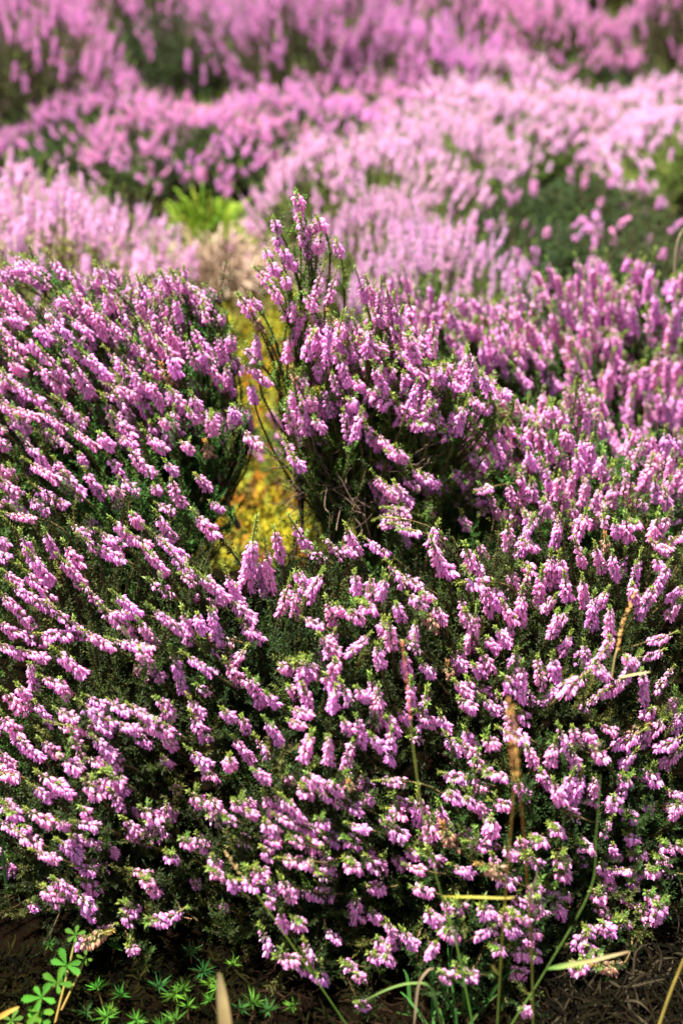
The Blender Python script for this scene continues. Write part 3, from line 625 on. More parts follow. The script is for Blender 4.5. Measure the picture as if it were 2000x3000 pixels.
def back_meshes(seed, n, R, H, parts, flower=1.0, green=GREEN, pale=False):
    r = np.random.default_rng(seed)
    pts = dome(n, R, H, r)
    f1, f2 = r.uniform(0, 6.28, 2)
    keep = [p for p in pts if r.random() < flower * (1 if math.sin(p[0][0] * 38 + f1) * math.sin(p[0][1] * 33 + f2) + .45 * math.sin(p[0][0] * 71 + p[0][1] * 63) > -.42 else .12)]
    # the spikes that show largest: on the side towards the camera
    keep.sort(key=lambda p: p[0][1] * .8 - p[0][2])
    P, rest = keep[:parts], keep[parts:]
    fb = Buf()
    for b0, d in rest:
        key, R_ = low_pick(d, r); fb.addbuf(LOWA[key], R_ * r.uniform(.85, 1.25), b0)
    fm = fb.mesh('flower_mass', [M_PALE if pale else M_FAR, M_TIP]) if rest else None
    lb, sb = Buf(), Buf()
    for b0, d in pts:
        st = b0 * np.array([.45, .45, .1]); st[2] = .01
        h = bez(st, st + np.array([0, 0, b0[2] * .4]), b0 - d * b0[2] * .4, b0, 9)
        tube(sb, h, np.linspace(.0016, .0006, 9), (.06, .042, .025), 3)
        qi = np.sort(r.uniform(3, 8, 26)); Q = np.stack([np.interp(qi, np.arange(9), h[:, a]) for a in range(3)], 1)
        g = green * r.uniform(.7, 1.4) * (1 + r.normal(0, .08, 3))
        leaves(lb, Q + r.normal(0, .004, Q.shape), np.repeat(norm(d + r.normal(0, .4, 3))[None], 26, 0), r, .0062, .6, g, width=.42)
    return dict(parts=[(b0, d) for b0, d in P], rest=fm, leaf=lb.mesh('foliage', [M_LEAF]), stem=sb.mesh('stems', [M_BARK]), seed=seed, low=LOWP if pale else LOW)
BR, BHT = .21, .20
VAR_N = [back_meshes(300 + k, 360, BR, BHT, 100) for k in range(4)]
VAR_W = [back_meshes(310 + k, 360, BR, BHT, 100, 1, np.array((.07, .11, .015)), True) for k in range(4)]
VAR_F = [back_meshes(330 + k, 360, .22, .20, 0, .85, np.array((.035, .042, .010))) for k in range(5)]
VAR_P = [back_meshes(350 + k, 380, .21, .19, 100, .85, np.array((.13, .15, .03)), True) for k in range(2)]
VAR_G = [back_meshes(370 + k, 300, .17, .17, 100, .07, np.array((.014, .030, .004))) for k in range(2)]  # leaves darkened: the black of the shaded gap put into their colour
def back_plant(var, x, y, s, label, group, rot, sz=None):
    T = thing('heather_plant', label, 'heather', (x, y, gz(x, y)), group)
    T.rotation_euler = (0, 0, rot); T.scale = (s, s, sz or s)
    r = np.random.default_rng(int(abs(x * 977 + y * 613) * 10) + 3)
    link('foliage', var['leaf'], T); link('stem', var['stem'], T)
    for b0, d in var['parts']:
        key, R = low_pick(d, r)
        o = link('flower_spike', var['low'][key], T); o.matrix_local = m4(R, r.uniform(.85, 1.25), b0)
    if var['rest']:
        tag(link('flower_mass', var['rest'], T), None, None, None, 'stuff')
    return T
def px_plant(var, px, py, y, s, label, group, rot=0.0):
    """crown centre seen at px, py when the bush stands at distance y"""
    p = at(px, py, y)
    return back_plant(var, p[0], y, s, label, group, rot, max(.6, min(1.6, p[2] / (BHT * .93))))
G1, G2, G3 = 'pale blurred heather bushes just behind the sharp ones', 'blurred heather bushes halfway up the heath', 'far blurred heather bushes at the top'
near = [  # variant, px, py, y, scale, rotation, label
    (VAR_P[0], 60, 650, 1.50, .80, .2, 'pale whitish pink heather bush at the left edge behind the large sharp left bush'),
    (VAR_P[1], 200, 590, 1.66, .68, .9, 'pale heather bush mixed with yellow green, just left of the bright grass tuft'),
    (VAR_P[0], -90, 560, 1.70, .95, .4, 'pale pink heather bush cut by the left edge behind the whitish one'),
    (VAR_W[0], 1110, 650, 1.66, .52, .1, 'pale pink heather bush behind the highest thin spikes of the middle bush'),
    (VAR_W[1], 1290, 750, 1.52, .55, -.3, 'small pale heather bush showing above the soft spikes right of the middle bush'),
    (VAR_W[2], 1060, 470, 1.95, .8, .3, 'wide pale pink heather bush sloping down towards the dark gap'),
    (VAR_W[3], 1480, 370, 2.45, .9, .0, 'pale pink heather bush directly above the dark green gap'),
    (VAR_W[0], 1830, 320, 2.5, .95, -.4, 'pale pink heather bush above the dark gap near the right edge'),
    (VAR_W[2], 2080, 380, 2.25, .95, .5, 'pale pink heather bush cut by the right edge'),
    (VAR_G[0], 1700, 640, 1.98, 1.0, .9, 'dark heather with few sprigs deep in the shaded gap near the right edge'),
    (VAR_G[1], 1430, 660, 1.95, .6, .4, 'small dark heather at the near end of the shaded gap'),
    (VAR_W[1], 1290, 400, 2.25, .7, .6, 'pale pink heather bush halfway up the pale slope'),
    (VAR_G[0], 1560, 740, 1.74, 1.0, .2, 'dark green heather bush with few flowers in the shaded gap'),
    (VAR_G[1], 1860, 700, 1.70, 1.1, -.2, 'dark green heather bush with a few pink sprigs by the right edge'),
    (VAR_G[1], 1000, 620, 2.05, .7, .8, 'mostly green heather beside the dark hollow above the middle bush'),
]
for v, px, py, y, s, rt, lab in near:
    px_plant(v, px, py, y, s, lab, G1, rt)
mid = [
    (VAR_N[1], 560, 500, 2.42, 1.0, .3, 'purplish pink heather bush right above the bright green grass tuft'),
    (VAR_N[3], 860, 400, 2.50, 1.0, -.2, 'purplish pink heather bush above the dark hollow in the middle'),
    (VAR_N[0], 330, 420, 2.55, .9, .6, 'dull pink heather bush above the pale bush at the left'),
    (VAR_N[2], 230, 330, 2.85, 1.0, .3, 'dull pink heather bush above the greenish one near the left edge'),
    (VAR_G[0], 60, 360, 2.6, .8, 0, 'greenish heather with little bloom near the left edge'),
    (VAR_N[2], 1080, 320, 2.75, 1.0, .2, 'deep pink heather bush in the middle of the blurred slope'),
    (VAR_W[1], 1380, 290, 2.60, 1.0, -.5, 'pink heather bush above the pale slope and left of the upper dark gap'),
    (VAR_W[3], 1620, 330, 2.5, .8, .1, 'light pink heather bush with a pointed top below the upper dark gap'),
    (VAR_W[0], 1960, 330, 2.6, .8, -.1, 'light pink heather bush below the upper dark gap at the right edge'),
    (VAR_W[2], 1440, 235, 2.95, .8, .2, 'pale pink heather bush at the upper end of the pale slope'),
    (VAR_G[1], 1770, 140, 3.05, 1.1, .4, 'dark green heather bush in the upper dark gap'),
    (VAR_G[0], 1900, 60, 3.5, 1.0, .2, 'rounded green bush at the top right corner'),
]
for v, px, py, y, s, rt, lab in mid:
    px_plant(v, px, py, y, s, lab, G2, rt)
r = np.random.default_rng(5)
k = 0
for row, (y, py) in enumerate([(2.86, 0), (3.05, 255), (3.35, 190), (3.7, 130), (4.15, 75), (4.65, 25), (5.25, -20), (5.95, -50)]):
    hw = .34 * y
    n = int(2 * hw / .29) + 1
    for j in range(n):
        x = -hw + (j + .5 + .4 * ((row % 2) - .5)) * 2 * hw / n + r.normal(0, .04)
        yy = y + .32 * x + r.normal(0, .13)
        if yy < 2.55: continue
        px = 1000 + x / (yy * .891 + .2) / .24 * 1000
        if 1620 < px < 1960 and 2.7 < yy < 5.0: continue
        if 800 < px < 980 and 3.5 < yy < 4.0: continue
        if r.random() < .10: continue
        back_plant(VAR_G[k % 2] if r.random() < .08 else VAR_F[k % 5], x, yy, r.uniform(.88, 1.1), 'soft pink heather bush far back on the blurred slope, one among many alike', G3, r.uniform(-.7, .7), r.uniform(.75, 1.4))
        k += 1
# ------------------------------------------------------------------ grass, moss and small plants
def blade(b, P, w, col, fold=.25, tip=True, up=np.array([0, -.6, .8])):
    """a flat, lightly folded grass blade along P"""
    P = np.asarray(P, float); n = len(P); T = tangents(P)
    X = norm(np.cross(T, up)); N = np.cross(X, T)
    s = np.linspace(0, 1, n)
    ww = w * np.minimum(1, .35 + 3 * s) * (np.sqrt(np.clip(1 - s ** 2.2, 0, 1)) if tip else 1)
    L, M, R = P - X * ww[:, None] * .5, P - N * (ww * fold)[:, None], P + X * ww[:, None] * .5
    V = np.stack([L, M, R], 1).reshape(-1, 3); i = np.arange(n - 1) * 3
    f = np.concatenate([np.stack(q, 1) for q in ((i, i + 1, i + 4), (i, i + 4, i + 3), (i + 1, i + 2, i + 5), (i + 1, i + 5, i + 4))])
    c = np.asarray(col, float)
    if c.ndim == 2: c = np.repeat(c, 3, 0)
    b.add(V, f, c)
def smooth(pts, n=24):
    pts = np.asarray(pts, float); k = len(pts)
    if k == 2: return pts[0] + np.linspace(0, 1, n)[:, None] * (pts[1] - pts[0])
    t = np.linspace(0, k - 1, n); out = []
    ext = np.concatenate([[2 * pts[0] - pts[1]], pts, [2 * pts[-1] - pts[-2]]])
    for a in t:
        i = min(int(a), k - 2); f = a - i; p0, p1, p2, p3 = ext[i:i + 4]
        out.append(.5 * (2 * p1 + (p2 - p0) * f + (2 * p0 - 5 * p1 + 4 * p2 - p3) * f * f + (3 * p1 - p0 - 3 * p2 + p3) * f ** 3))
    return np.array(out)
def px_path(pts, n=24): return smooth([at(*p) for p in pts], n)
def seed_head(b, P, r, width, col, n=60, size=.0035):
    """many small pointed spikelets along P"""
    T = tangents(P); k = len(P)
    i = r.integers(0, k, n); s = i / k
    u, w = perp(T[i]); a = r.uniform(0, 6.28, n)
    o = np.cos(a)[:, None] * u + np.sin(a)[:, None] * w
    Z = norm(T[i] + o * .28); X = norm(np.cross(Z, o)); Y = np.cross(Z, X)
    env = np.sin(np.clip(.12 + s * .85, 0, 1) * math.pi)
    pos = P[i] + o * (width * env * r.uniform(.1, 1, n))[:, None]
    V = np.array([(0, 0, 0), (-.16, .08, .4), (.16, .08, .4), (0, -.14, .4), (0, 0, 1)]); F = np.array([(0, 1, 2), (0, 2, 3), (0, 3, 1), (1, 4, 2), (2, 4, 3), (3, 4, 1)])
    place_many(b, V, F, np.ones((5, 3)), pos, X, Y, Z, size * r.uniform(.7, 1.3, n), np.asarray(col) * r.uniform(.65, 1.3, (n, 1)))
def grass(label, name='grass_stalk', stalk=None, r_=.0006, col=(.16, .22, .04), col2=None, head=None, hw=.0012, hc=(.42, .25, .08), hn=60, hs=.0035, blds=(), group='single grass stalks crossing the front heather', cat='grass stalk', flat=0):
    back = .040 if stalk[0][1] > 2900 and stalk[0][2] > .5 else 0
    stalk = [(q[0], q[1], q[2] - back) for q in stalk]
    if head: head = [(q[0], q[1], q[2] - back) for q in head]
    blds = [([(q[0], q[1], q[2] - back) for q in w[0]],) + tuple(w[1:]) for w in blds]
    pts = px_path(stalk, 30)
    if stalk[0][1] > 2900:                      # down to the ground outside the picture
        d0 = norm(pts[0] - pts[2]); d0[2] = min(d0[2], -.4)
        g = pts[0] + d0 * (pts[0][2] - gz(pts[0][0], pts[0][1])) / -d0[2]
        pts = np.concatenate([g[None], pts[:-1]])
    root = pts[0].copy()
    r = np.random.default_rng(int(abs(pts[:, 0].sum() * 1e5)) % 99991)
    T = thing(name, label, cat, tuple(root), group)
    b = Buf(); c = np.linspace(col, col2 if col2 is not None else col, 30)
    if flat: blade(b, pts - root, flat, c)
    else: tube(b, pts - root, np.linspace(r_, r_ * .6, 30), c, 5)
    link('blade' if flat else 'stem', b.mesh('stem', [M_GRASS]), T)
    if head:
        hb = Buf(); seed_head(hb, px_path(head, 30) - root, r, hw * .45, hc, hn, hs * .65); link('seed_head', hb.mesh('seed_head', [M_STRAW]), T)
    for (pp, w, ca, cb) in blds:
        bb = Buf(); blade(bb, px_path(pp, 18) - root, w, np.linspace(ca, cb, 18)); link('leaf_blade', bb.mesh('leaf_blade', [M_GRASS]), T)
    return T
GR, YG, OR, TAN = (.07, .16, .02), (.26, .30, .04), (.36, .15, .03), (.42, .29, .13)
grass('thin green stalk leaning left with a tan split seed head over the shade', stalk=[(1010, 2995, .575), (870, 2790, .585), (735, 2596, .595), (690, 2545, .597)], col=GR, col2=YG, r_=.0004,
      head=[(712, 2565, .597), (688, 2535, .597), (662, 2500, .597)], hw=.0013, hn=26, hs=.0042, hc=(.40, .27, .12), blds=[([(925, 2868, .581), (905, 2822, .580), (877, 2772, .579)], .0018, GR, (.25, .26, .05))])
grass('green stalk with a horizontal yellow blade and a thin faded reddish seed head', stalk=[(1370, 2930, .57), (1335, 2760, .578), (1293, 2626, .585), (1243, 2420, .592), (1215, 2230, .60), (1200, 2090, .605)], col=GR, col2=(.20, .20, .04), r_=.0006,
      head=[(1202, 2110, .605), (1190, 1990, .61), (1178, 1885, .615)], hw=.0007, hn=46, hs=.0038, hc=(.42, .17, .09), blds=[([(1294, 2626, .585), (1390, 2628, .575), (1480, 2631, .57), (1508, 2627, .57)], .0011, (.35, .34, .04), (.42, .36, .08))])
grass('orange brown stalk with a tan seed head, left of the two orange stalks', stalk=[(1457, 2995, .558), (1468, 2800, .556), (1482, 2600, .553), (1498, 2400, .55), (1505, 2290, .548)], col=(.12, .18, .03), col2=OR, r_=.0006,
      head=[(1506, 2300, .548), (1498, 2190, .545), (1488, 2060, .54)], hw=.0011, hn=90, hs=.0045, hc=(.42, .22, .07), blds=[([(1462, 2856, .556), (1448, 2842, .554), (1438, 2826, .553)], .0018, (.2, .26, .04), (.34, .22, .05))])
grass('orange brown stalk with a tan seed head, right of the two orange stalks', stalk=[(1561, 2995, .562), (1557, 2800, .56), (1546, 2620, .557), (1530, 2400, .553), (1517, 2280, .55)], col=(.12, .18, .03), col2=OR, r_=.0006,
      head=[(1518, 2300, .55), (1513, 2190, .548), (1502, 2080, .545)], hw=.0010, hn=80, hs=.0045, hc=(.40, .21, .07))
grass('green stalk bending up to the right with a side blade drying at its tip', stalk=[(1500, 2998, .565), (1600, 2838, .572), (1727, 2610, .58), (1745, 2450, .588), (1760, 2240, .595)], col=(.07, .14, .02), col2=(.08, .13, .03), r_=.0005,
      blds=[([(1599, 2838, .572), (1660, 2828, .568), (1740, 2812, .565), (1848, 2786, .563)], .0026, (.08, .20, .03), (.34, .24, .12))])
grass('golden drooping seed head on a bent stalk over the right heather', stalk=[(1790, 1985, .62), (1800, 1925, .622), (1808, 1900, .624)], col=(.42, .33, .12), r_=.0005,
      head=[(1806, 1915, .624), (1822, 1830, .63), (1858, 1740, .635)], hw=.0012, hn=70, hs=.004, hc=(.48, .31, .09), blds=[([(1812, 1985, .62), (1860, 1975, .618), (1905, 1968, .617)], .0012, (.42, .36, .14), (.5, .4, .2))])
grass('pinkish dry blade slanting up among the orange stalks', stalk=[(1548, 2690, .57), (1555, 2620, .568), (1572, 2560, .566)], flat=.0016, col=(.45, .28, .18), col2=(.5, .34, .26))
grass('yellow stalk slanting up at the bottom right edge over dry straw', stalk=[(1928, 3010, .55), (1962, 2910, .55), (2006, 2800, .55)], col=(.42, .34, .07), r_=.0008)
grass('thick pale dry stalk standing blurred at the bottom edge beside moss stars', name='dry_stalk', cat='dry stalk', stalk=[(668, 3080, .46), (655, 2960, .465), (640, 2842, .47)], flat=.0062, col=(.30, .19, .08), col2=(.46, .32, .16))
grass('thin dry stem curving up at the right edge before the blurred bushes', name='dry_stalk', cat='dry stalk', stalk=[(1975, 800, 1.2), (1978, 740, 1.2), (1990, 690, 1.2), (2010, 660, 1.2)], col=(.40, .30, .2), r_=.0012)
grass('dim dark green blade arching up through the shade at the left edge', stalk=[(62, 2800, .66), (30, 2650, .66), (10, 2520, .655), (12, 2450, .65)], flat=.0024, col=(.05, .11, .03), col2=(.04, .09, .03))
grass('faint second green blade in the shade right of the left edge blade', stalk=[(125, 2840, .67), (108, 2760, .67), (98, 2705, .668)], flat=.0022, col=(.03, .07, .03), col2=(.03, .07, .03))
grass('orange dead blade lying at the left bottom edge', stalk=[(-10, 2985, .57), (25, 2965, .57), (60, 2948, .572)], flat=.0026, col=(.42, .16, .03), col2=(.35, .22, .05))
grass('tan curled grass blade rising beside the bottom centre tuft', stalk=[(1212, 3000, .56), (1224, 2890, .562), (1250, 2845, .563), (1275, 2835, .565)], flat=.0013, col=(.45, .38, .2), col2=(.3, .24, .12))
grass('long thin green blade arching flat across the bottom centre', stalk=[(1290, 3000, .575), (1262, 2895, .572), (1210, 2880, .57), (1140, 2896, .567), (1050, 2940, .565)], flat=.0012, col=(.12, .22, .05), col2=(.14, .24, .06))

# tuft of green grass at the bottom, right of centre
r = np.random.default_rng(77)
tr = ground_at(1290, 3080); tr[1] = .575; tr[2] = gz(tr[0], tr[1])
T = thing('grass_tuft', 'tuft of dark green grass blades at the bottom edge right of centre', 'grass tuft', tuple(tr))
tips = [(1115, 2870), (1170, 2905), (1245, 2830), (1312, 2760), (1262, 2790), (1340, 2700), (1395, 2985), (1410, 2950), (1365, 2890), (1450, 2790), (1510, 2840), (1385, 2900), (1120, 2960), (1215, 2930), (1180, 2840), (1325, 2930), (1290, 2860), (1225, 2870), (1480, 2900), (1350, 2830),
        (1205, 2970), (1275, 2900), (1430, 2930), (1500, 2960), (1160, 2965)]
for i, (tx, ty) in enumerate(tips):
    b = Buf(); e = at(tx, ty, .585 + r.normal(0, .012)) - tr
    o = np.array([e[0] * .55 + r.normal(0, .01), r.normal(0, .008), -.006])
    P = bez(o, o + np.array([e[0] * .1, 0, max(.02, e[2]) * .5]), e - np.array([e[0] * .25, 0, .2 * e[2]]), e, 16)
    g = np.array((.03, .09, .015)) * r.uniform(.5, 1.5) * np.array([r.uniform(.8, 1.3), 1, 1])
    blade(b, P, r.uniform(.0011, .0026), np.linspace(g * .7, g * 1.3, 16)); link('leaf_blade', b.mesh('leaf_blade', [M_GRASS]), T)

# cinquefoil
def leaflet(b, o, d, n, L, col):
    """a toothed leaflet from o along d, face normal n"""
    x = norm(np.cross(d, n)); prof = [(0, .02), (.25, .09), (.48, .15), (.56, .20), (.60, .155), (.72, .235), (.76, .165), (.87, .215), (.89, .11), (1.0, .07), (1.0, .01)]
    V, F = [], []
    for s, w in prof:
        z = -.12 * (s - .4) ** 2
        V += [o + L * (d * s - x * w + n * (.10 * w + z)), o + L * (d * s + n * (z - .03)), o + L * (d * s + x * w + n * (.10 * w + z))]
    for i in range(len(prof) - 1):
        a = i * 3
        F += [(a, a + 1, a + 4), (a, a + 4, a + 3), (a + 1, a + 2, a + 5), (a + 1, a + 5, a + 4)]
    b.add(np.array(V), np.array(F), col)
r = np.random.default_rng(15)
cl = [(112, 3000, .553, 1.0, 1.0), (112, 2965, .556, 1.0, 1.0), (122, 2922, .560, 1.15, 1.0), (168, 2880, .568, 1.05, .9), (195, 2828, .585, 1.15, .55), (248, 2810, .60, .7, .4), (222, 2738, .60, .8, .4), (35, 2990, .56, .8, .6)]
cr_ = ground_at(150, 3010)
T = thing('cinquefoil_plant', 'bright green cinquefoil with toothed finger leaves climbing at the bottom left', 'cinquefoil', tuple(cr_))
prev = np.zeros(3)
for (px, py, y, s, lum) in cl:
    c0 = at(px, py, y) - cr_
    view = norm(np.array([0, 0, CAM_H]) - (c0 + cr_)); nrm = norm(view + np.array([0, 0, .9]) + r.normal(0, .22, 3))
    u, w = perp(nrm[None])[0][0], perp(nrm[None])[1][0]
    b = Buf(); a0 = r.uniform(0, 6.28)
    col = np.array((.055, .15, .008)) * (.45 + .6 * lum)
    for q in range(5):
        a = a0 + q * 1.2 + r.normal(0, .12)
        d = norm(math.cos(a) * u + math.sin(a) * w + nrm * r.uniform(-.15, .25))
        leaflet(b, c0, d, nrm, .0080 * s * r.uniform(.75, 1.15), col * r.uniform(.8, 1.2))
    link('leaf', b.mesh('leaf', [M_GRASS]), T)
    sb = Buf(); e = np.array([r.normal(0, .003), r.normal(0, .003), -.004]) if s < 1 else prev
    P = bez(e, e + np.array([0, 0, .006]), c0 - nrm * .008, c0, 10)
    tube(sb, P, .0007, np.linspace((.30, .12, .04), (.16, .2, .04), 10), 5); link('stem', sb.mesh('stem', [M_GRASS]), T)
    if s >= 1 and lum >= .9: prev = c0 - np.array([0, 0, .003])

# star moss rosettes
ms = [(290, 2890), (350, 2905), (330, 2950), (470, 2882), (520, 2902), (546, 2888), (550, 2945), (590, 2848), (622, 2932), (520, 2986), (402, 2975), (702, 2962), (478, 2998), (332, 2770), (690, 2848), (790, 2985), (612, 2885), (745, 2960), (318, 2975), (260, 2965), (655, 2900), (140, 2766), (860, 2975), (560, 2800), (430, 2790)]
def star_mesh(seed, g):
    r = np.random.default_rng(seed); b = Buf()
    n = 24; a = np.arange(n) * 2.4; el = r.uniform(-.1, 1.2, n)
    Z = np.stack([np.cos(a) * np.cos(el), np.sin(a) * np.cos(el), np.sin(el)], 1); X = norm(np.cross(Z, r.normal(0, 1, (n, 3)))); Y = np.cross(Z, X)
    V = np.array([(-.07, 0, 0), (.07, 0, 0), (-.05, .0, .5), (.05, 0, .5), (0, -.06, 1)]); F = np.array([(0, 1, 3), (0, 3, 2), (2, 3, 4)])
    place_many(b, V, F, np.ones((5, 3)), np.zeros((n, 3)) + [0, 0, .004], X, Y, Z, .0085 * r.uniform(.65, 1.1, n), np.asarray(g) * r.uniform(.7, 1.3, (n, 1)))
    tube(b, np.array([(0, 0, -.008), (0, 0, .005)]), .0006, (.1, .06, .02), 4)
    return b.mesh('star_moss', [M_MOSS])
SM = [star_mesh(700 + k, g) for k, g in enumerate([(.055, .15, .015), (.04, .12, .015), (.075, .18, .02), (.03, .09, .02)])]
for i, (px, py) in enumerate(ms):
    p = ground_at(px, py + 12)
    o = link('star_moss', SM[i % 4], None, (p[0], p[1], p[2] + .009), (r.normal(-.15, .2), r.normal(0, .2), r.uniform(0, 6)))
    s = r.uniform(.7, 1.15); o.scale = (s, s, s)
    tag(o, 'small bright green star shaped moss shoot on the dark ground at the bottom left', 'moss', 'green moss stars on the bottom ground')

def strands(name, label, box, n, seed, cols, L=(.008, .03), w=.0007, lift=.012, mats=None, cat='litter'):
    r = np.random.default_rng(seed); b = Buf()
    for i in range(n):
        px, py = r.uniform(box[0], box[2]), r.uniform(box[1], box[3])
        p = ground_at(px, py); a = r.uniform(0, 6.28); l = r.uniform(*L)
        d = np.array([math.cos(a), math.sin(a), r.uniform(-.1, .6)]) * l
        q = p + np.array([0, 0, r.uniform(0, lift)])
        P = bez(q, q + d * .3 + r.normal(0, l * .15, 3), q + d * .7 + r.normal(0, l * .25, 3), q + d + r.normal(0, l * .12, 3), 8)
        P[:, 2] = np.maximum(P[:, 2], gz(P[:, 0], P[:, 1]) + .001)
        c = np.asarray(cols[r.integers(len(cols))]) * r.uniform(.5, 1.3)
        blade(b, P, w * r.uniform(.6, 1.8), c, .15)
    o = link(name, b.mesh(name, [mats or M_STRAW]))
    return tag(o, label, cat, None, 'stuff')
strands('straw_litter', 'tangled dry brown straw on the ground in the bottom right corner', (1560, 2680, 2150, 3120), 1500, 81, [(0.0048, 0.0030, 0.0015), (0.0084, 0.0054, 0.0027), (0.0024, 0.0018, 0.0012), (0.0042, 0.0036, 0.0015), (0.0270, 0.0192, 0.0120)], (.006, .026), .0010)  # these three strand palettes are darkened: shade below the mound painted in
strands('moss_mat', 'brown and olive feathery moss on the bottom left ground', (-120, 2760, 760, 3120), 2600, 82, [(0.0060, 0.0048, 0.0012), (0.0042, 0.0021, 0.0006), (0.0108, 0.0090, 0.0018), (0.0030, 0.0036, 0.0006), (0.0018, 0.0012, 0.0006)], (.003, .012), .0011, .006, M_MOSS, 'moss')
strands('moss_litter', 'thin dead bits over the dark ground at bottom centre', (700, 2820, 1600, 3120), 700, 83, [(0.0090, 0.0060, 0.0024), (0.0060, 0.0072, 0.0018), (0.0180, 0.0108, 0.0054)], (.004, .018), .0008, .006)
b = Buf(); P = px_path([(458, 2786, .645), (500, 2784, .64), (568, 2793, .635)], 14); P[:, 2] = gz(P[:, 0], P[:, 1]) + .012
tube(b, P - P[0], np.linspace(.0007, .0005, 14), (.28, .14, .08), 5); tag(link('fallen_twig', b.mesh('fallen_twig', [M_BARK]), None, tuple(P[0])), 'thin reddish fallen twig on the dark ground above the moss stars', 'twig')

# bent pale stem beside the left bush, reddish bark trunk in the front mound
b = Buf(); P = px_path([(700, 1545, .95), (672, 1490, .945), (660, 1440, .94), (640, 1395, .94), (655, 1350, .945)], 20)
tube(b, P - P[0], np.linspace(.0022, .0013, 20), np.linspace((.30, .21, .15), (.42, .32, .24), 20), 7); tag(link('bent_stem', b.mesh('bent_stem', [M_BARK]), None, tuple(P[0])), 'pale bent bare stem between the left bush and the yellow clearing', 'stem')
b = Buf()
for dx, rr in ((0, .0030), (22, .0020), (-16, .0016)):
    P = px_path([(640 + dx, 2130, .735), (628 + dx * 1.2, 2050, .735), (640 + dx * .6, 1960, .74), (655 + dx * 1.6, 1880, .745)], 20)
    if dx == 0: o0 = P[0]
    tube(b, P - o0, np.linspace(rr, rr * .7, 20), np.clip(np.array((.26, .13, .08)) * (1 + rng.normal(0, .2, (20, 1))), 0, 1), 8)
P = px_path([(640, 2130, .735), (650, 2400, .76), (660, 2480, .765)], 10); tube(b, P - o0, .003, (.2, .1, .06), 8)
tag(link('bare_trunk', b.mesh('bare_trunk', [M_BARK]), None, tuple(o0)), 'reddish bare heather trunk showing in a dark gap of the front mound', 'trunk')

# clearing: yellow moss, green tuft, straw tuft
def moss_patch(label, px0, py0, px1, py1, n, seed, cols, hgt=.02, name='moss_patch'):
    r = np.random.default_rng(seed); b = Buf()
    a, c = ground_at(px0, py1), ground_at(px1, py0)
    x0, x1, y0, y1 = min(ground_at(px0, py0)[0], a[0]), max(c[0], ground_at(px1, py1)[0]), a[1], c[1]
    m = 40; X, Y = np.meshgrid(np.linspace(x0, x1, m), np.linspace(y0, y1, m))
    u, w = np.meshgrid(np.linspace(-1, 1, m), np.linspace(-1, 1, m)); env = np.clip(1.15 - np.sqrt(u * u + w * w), 0, 1) ** .6
    Z = gz(X, Y) - .006 + env * (hgt + .012 * np.sin(X * 60) * np.cos(Y * 45) + .006 * np.sin(X * 131 + Y * 97))
    V = np.stack([X, Y, Z], -1).reshape(-1, 3); i = (np.arange(m - 1)[:, None] * m + np.arange(m - 1)).ravel()
    pal = np.asarray(cols); sel = (np.sin(V[:, 0] * 45 + 1) + np.sin(V[:, 1] * 38 + V[:, 0] * 20) + r.normal(0, .5, len(V)))
    cidx = np.clip(((sel + 2) / 4 * len(pal)).astype(int), 0, len(pal) - 1)
    b.add(V, np.concatenate([np.stack([i, i + 1, i + m + 1], 1), np.stack([i, i + m + 1, i + m], 1)]), pal[cidx])
    j = r.integers(0, len(V), n); pos = V[j] + r.normal(0, .006, (n, 3)) * [1, 1, .2]
    Zd = norm(r.normal(0, .7, (n, 3)) + [0, 0, 1]); Xd = norm(np.cross(Zd, r.normal(0, 1, (n, 3)))); Yd = np.cross(Zd, Xd)
    place_many(b, LEAF_V, LEAF_F, np.ones((4, 3)), pos, Xd, Yd, Zd, np.stack([np.full(n, .0035), np.full(n, .009), .009 * r.uniform(.6, 1.4, n)], 1), pal[cidx[j]] * r.uniform(.75, 1.25, (n, 1)))
    return tag(link(name, b.mesh(name, [M_MOSS], True)), label, 'moss', None, 'stuff')
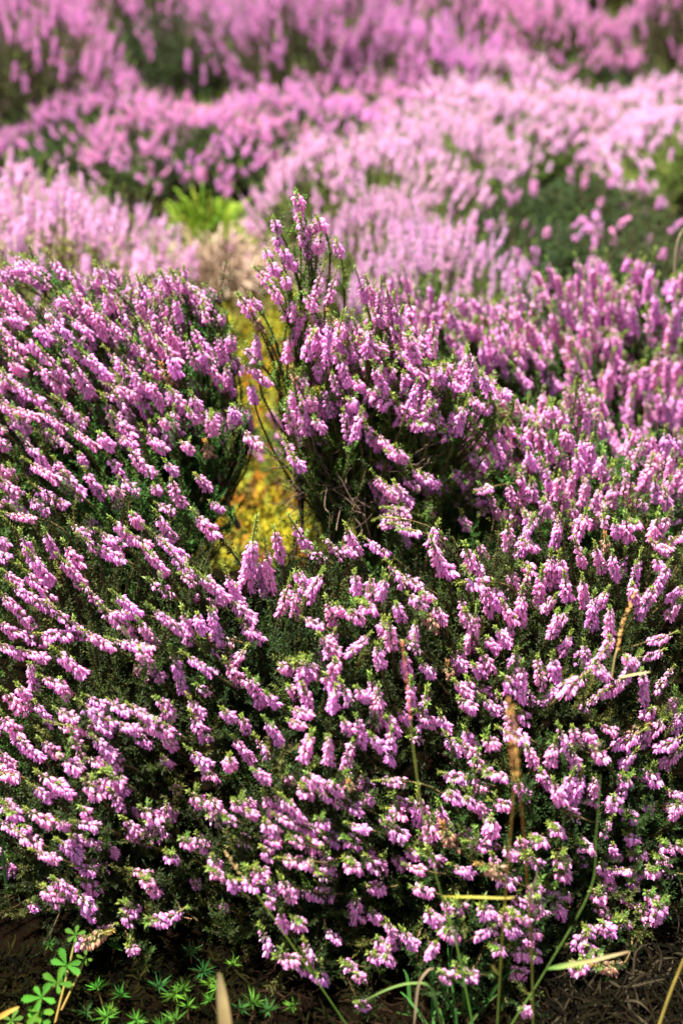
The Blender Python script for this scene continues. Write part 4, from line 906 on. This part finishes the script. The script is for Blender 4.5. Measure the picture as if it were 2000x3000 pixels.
moss_patch('bright yellow and orange moss in the clearing between the left and middle bushes', 560, 960, 1040, 1640, 9000, 91, [(.24, .20, .012), (.20, .16, .012), (.13, .13, .015), (.22, .08, .01), (.09, .10, .015), (.07, .03, .01), (.26, .20, .012), (.10, .12, .015), (.15, .15, .02)])
moss_patch('olive green moss behind the thin spikes of the middle bush', 520, 730, 1120, 980, 5000, 92, [(.22, .20, .02), (.28, .25, .02), (.16, .14, .02), (.20, .15, .06)], .02)
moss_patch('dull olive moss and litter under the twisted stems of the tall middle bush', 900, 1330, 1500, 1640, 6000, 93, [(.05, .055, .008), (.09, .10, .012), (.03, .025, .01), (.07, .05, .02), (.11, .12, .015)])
def tuft(name, label, px, py, n, H, spread, cols, seed, w, m):
    r = np.random.default_rng(seed); p = ground_at(px, py); b = Buf()
    for i in range(n):
        a = r.uniform(0, 6.28); q = r.uniform(0, 1) ** .6
        o = np.array([math.cos(a), math.sin(a), 0]) * q * spread * .45
        e = np.array([math.cos(a), math.sin(a), 0]) * q * spread + np.array([0, 0, H * r.uniform(.5, 1.05) * (1 - .3 * q)]) + r.normal(0, .012, 3)
        P = bez(o, o + np.array([0, 0, e[2] * .6]), e + np.array([-.2 * e[0], -.2 * e[1], .02]), e, 9)
        c = np.asarray(cols[r.integers(len(cols))]) * r.uniform(.7, 1.25)
        blade(b, P, w * r.uniform(.6, 1.3), c)
    T = thing(name, label, 'grass tuft', tuple(p)); tag(link('leaves', b.mesh('leaves', [m]), T), None, None, None, 'stuff')
tuft('grass_tuft', 'bright yellow green grass tuft glowing blurred beyond the left bush', 600, 790, 300, .115, .075, [(.13, .26, .015), (.17, .30, .02), (.08, .19, .015), (.22, .28, .03)], 95, .0045, M_GRASS)
tuft('dry_grass_tuft', 'pale beige dry grass clump right below the bright green tuft', 655, 870, 520, .085, .10, [(.34, .25, .17), (.40, .31, .22), (.25, .18, .11)], 96, .0028, M_STRAW)
strands('heath_grass', 'dull grass and dead stems between the blurred bushes', (100, 250, 2000, 900), 900, 97, [(.03, .04, .008), (.03, .025, .01), (.05, .055, .012)], (.04, .12), .003, .03, M_GRASS, 'grass')
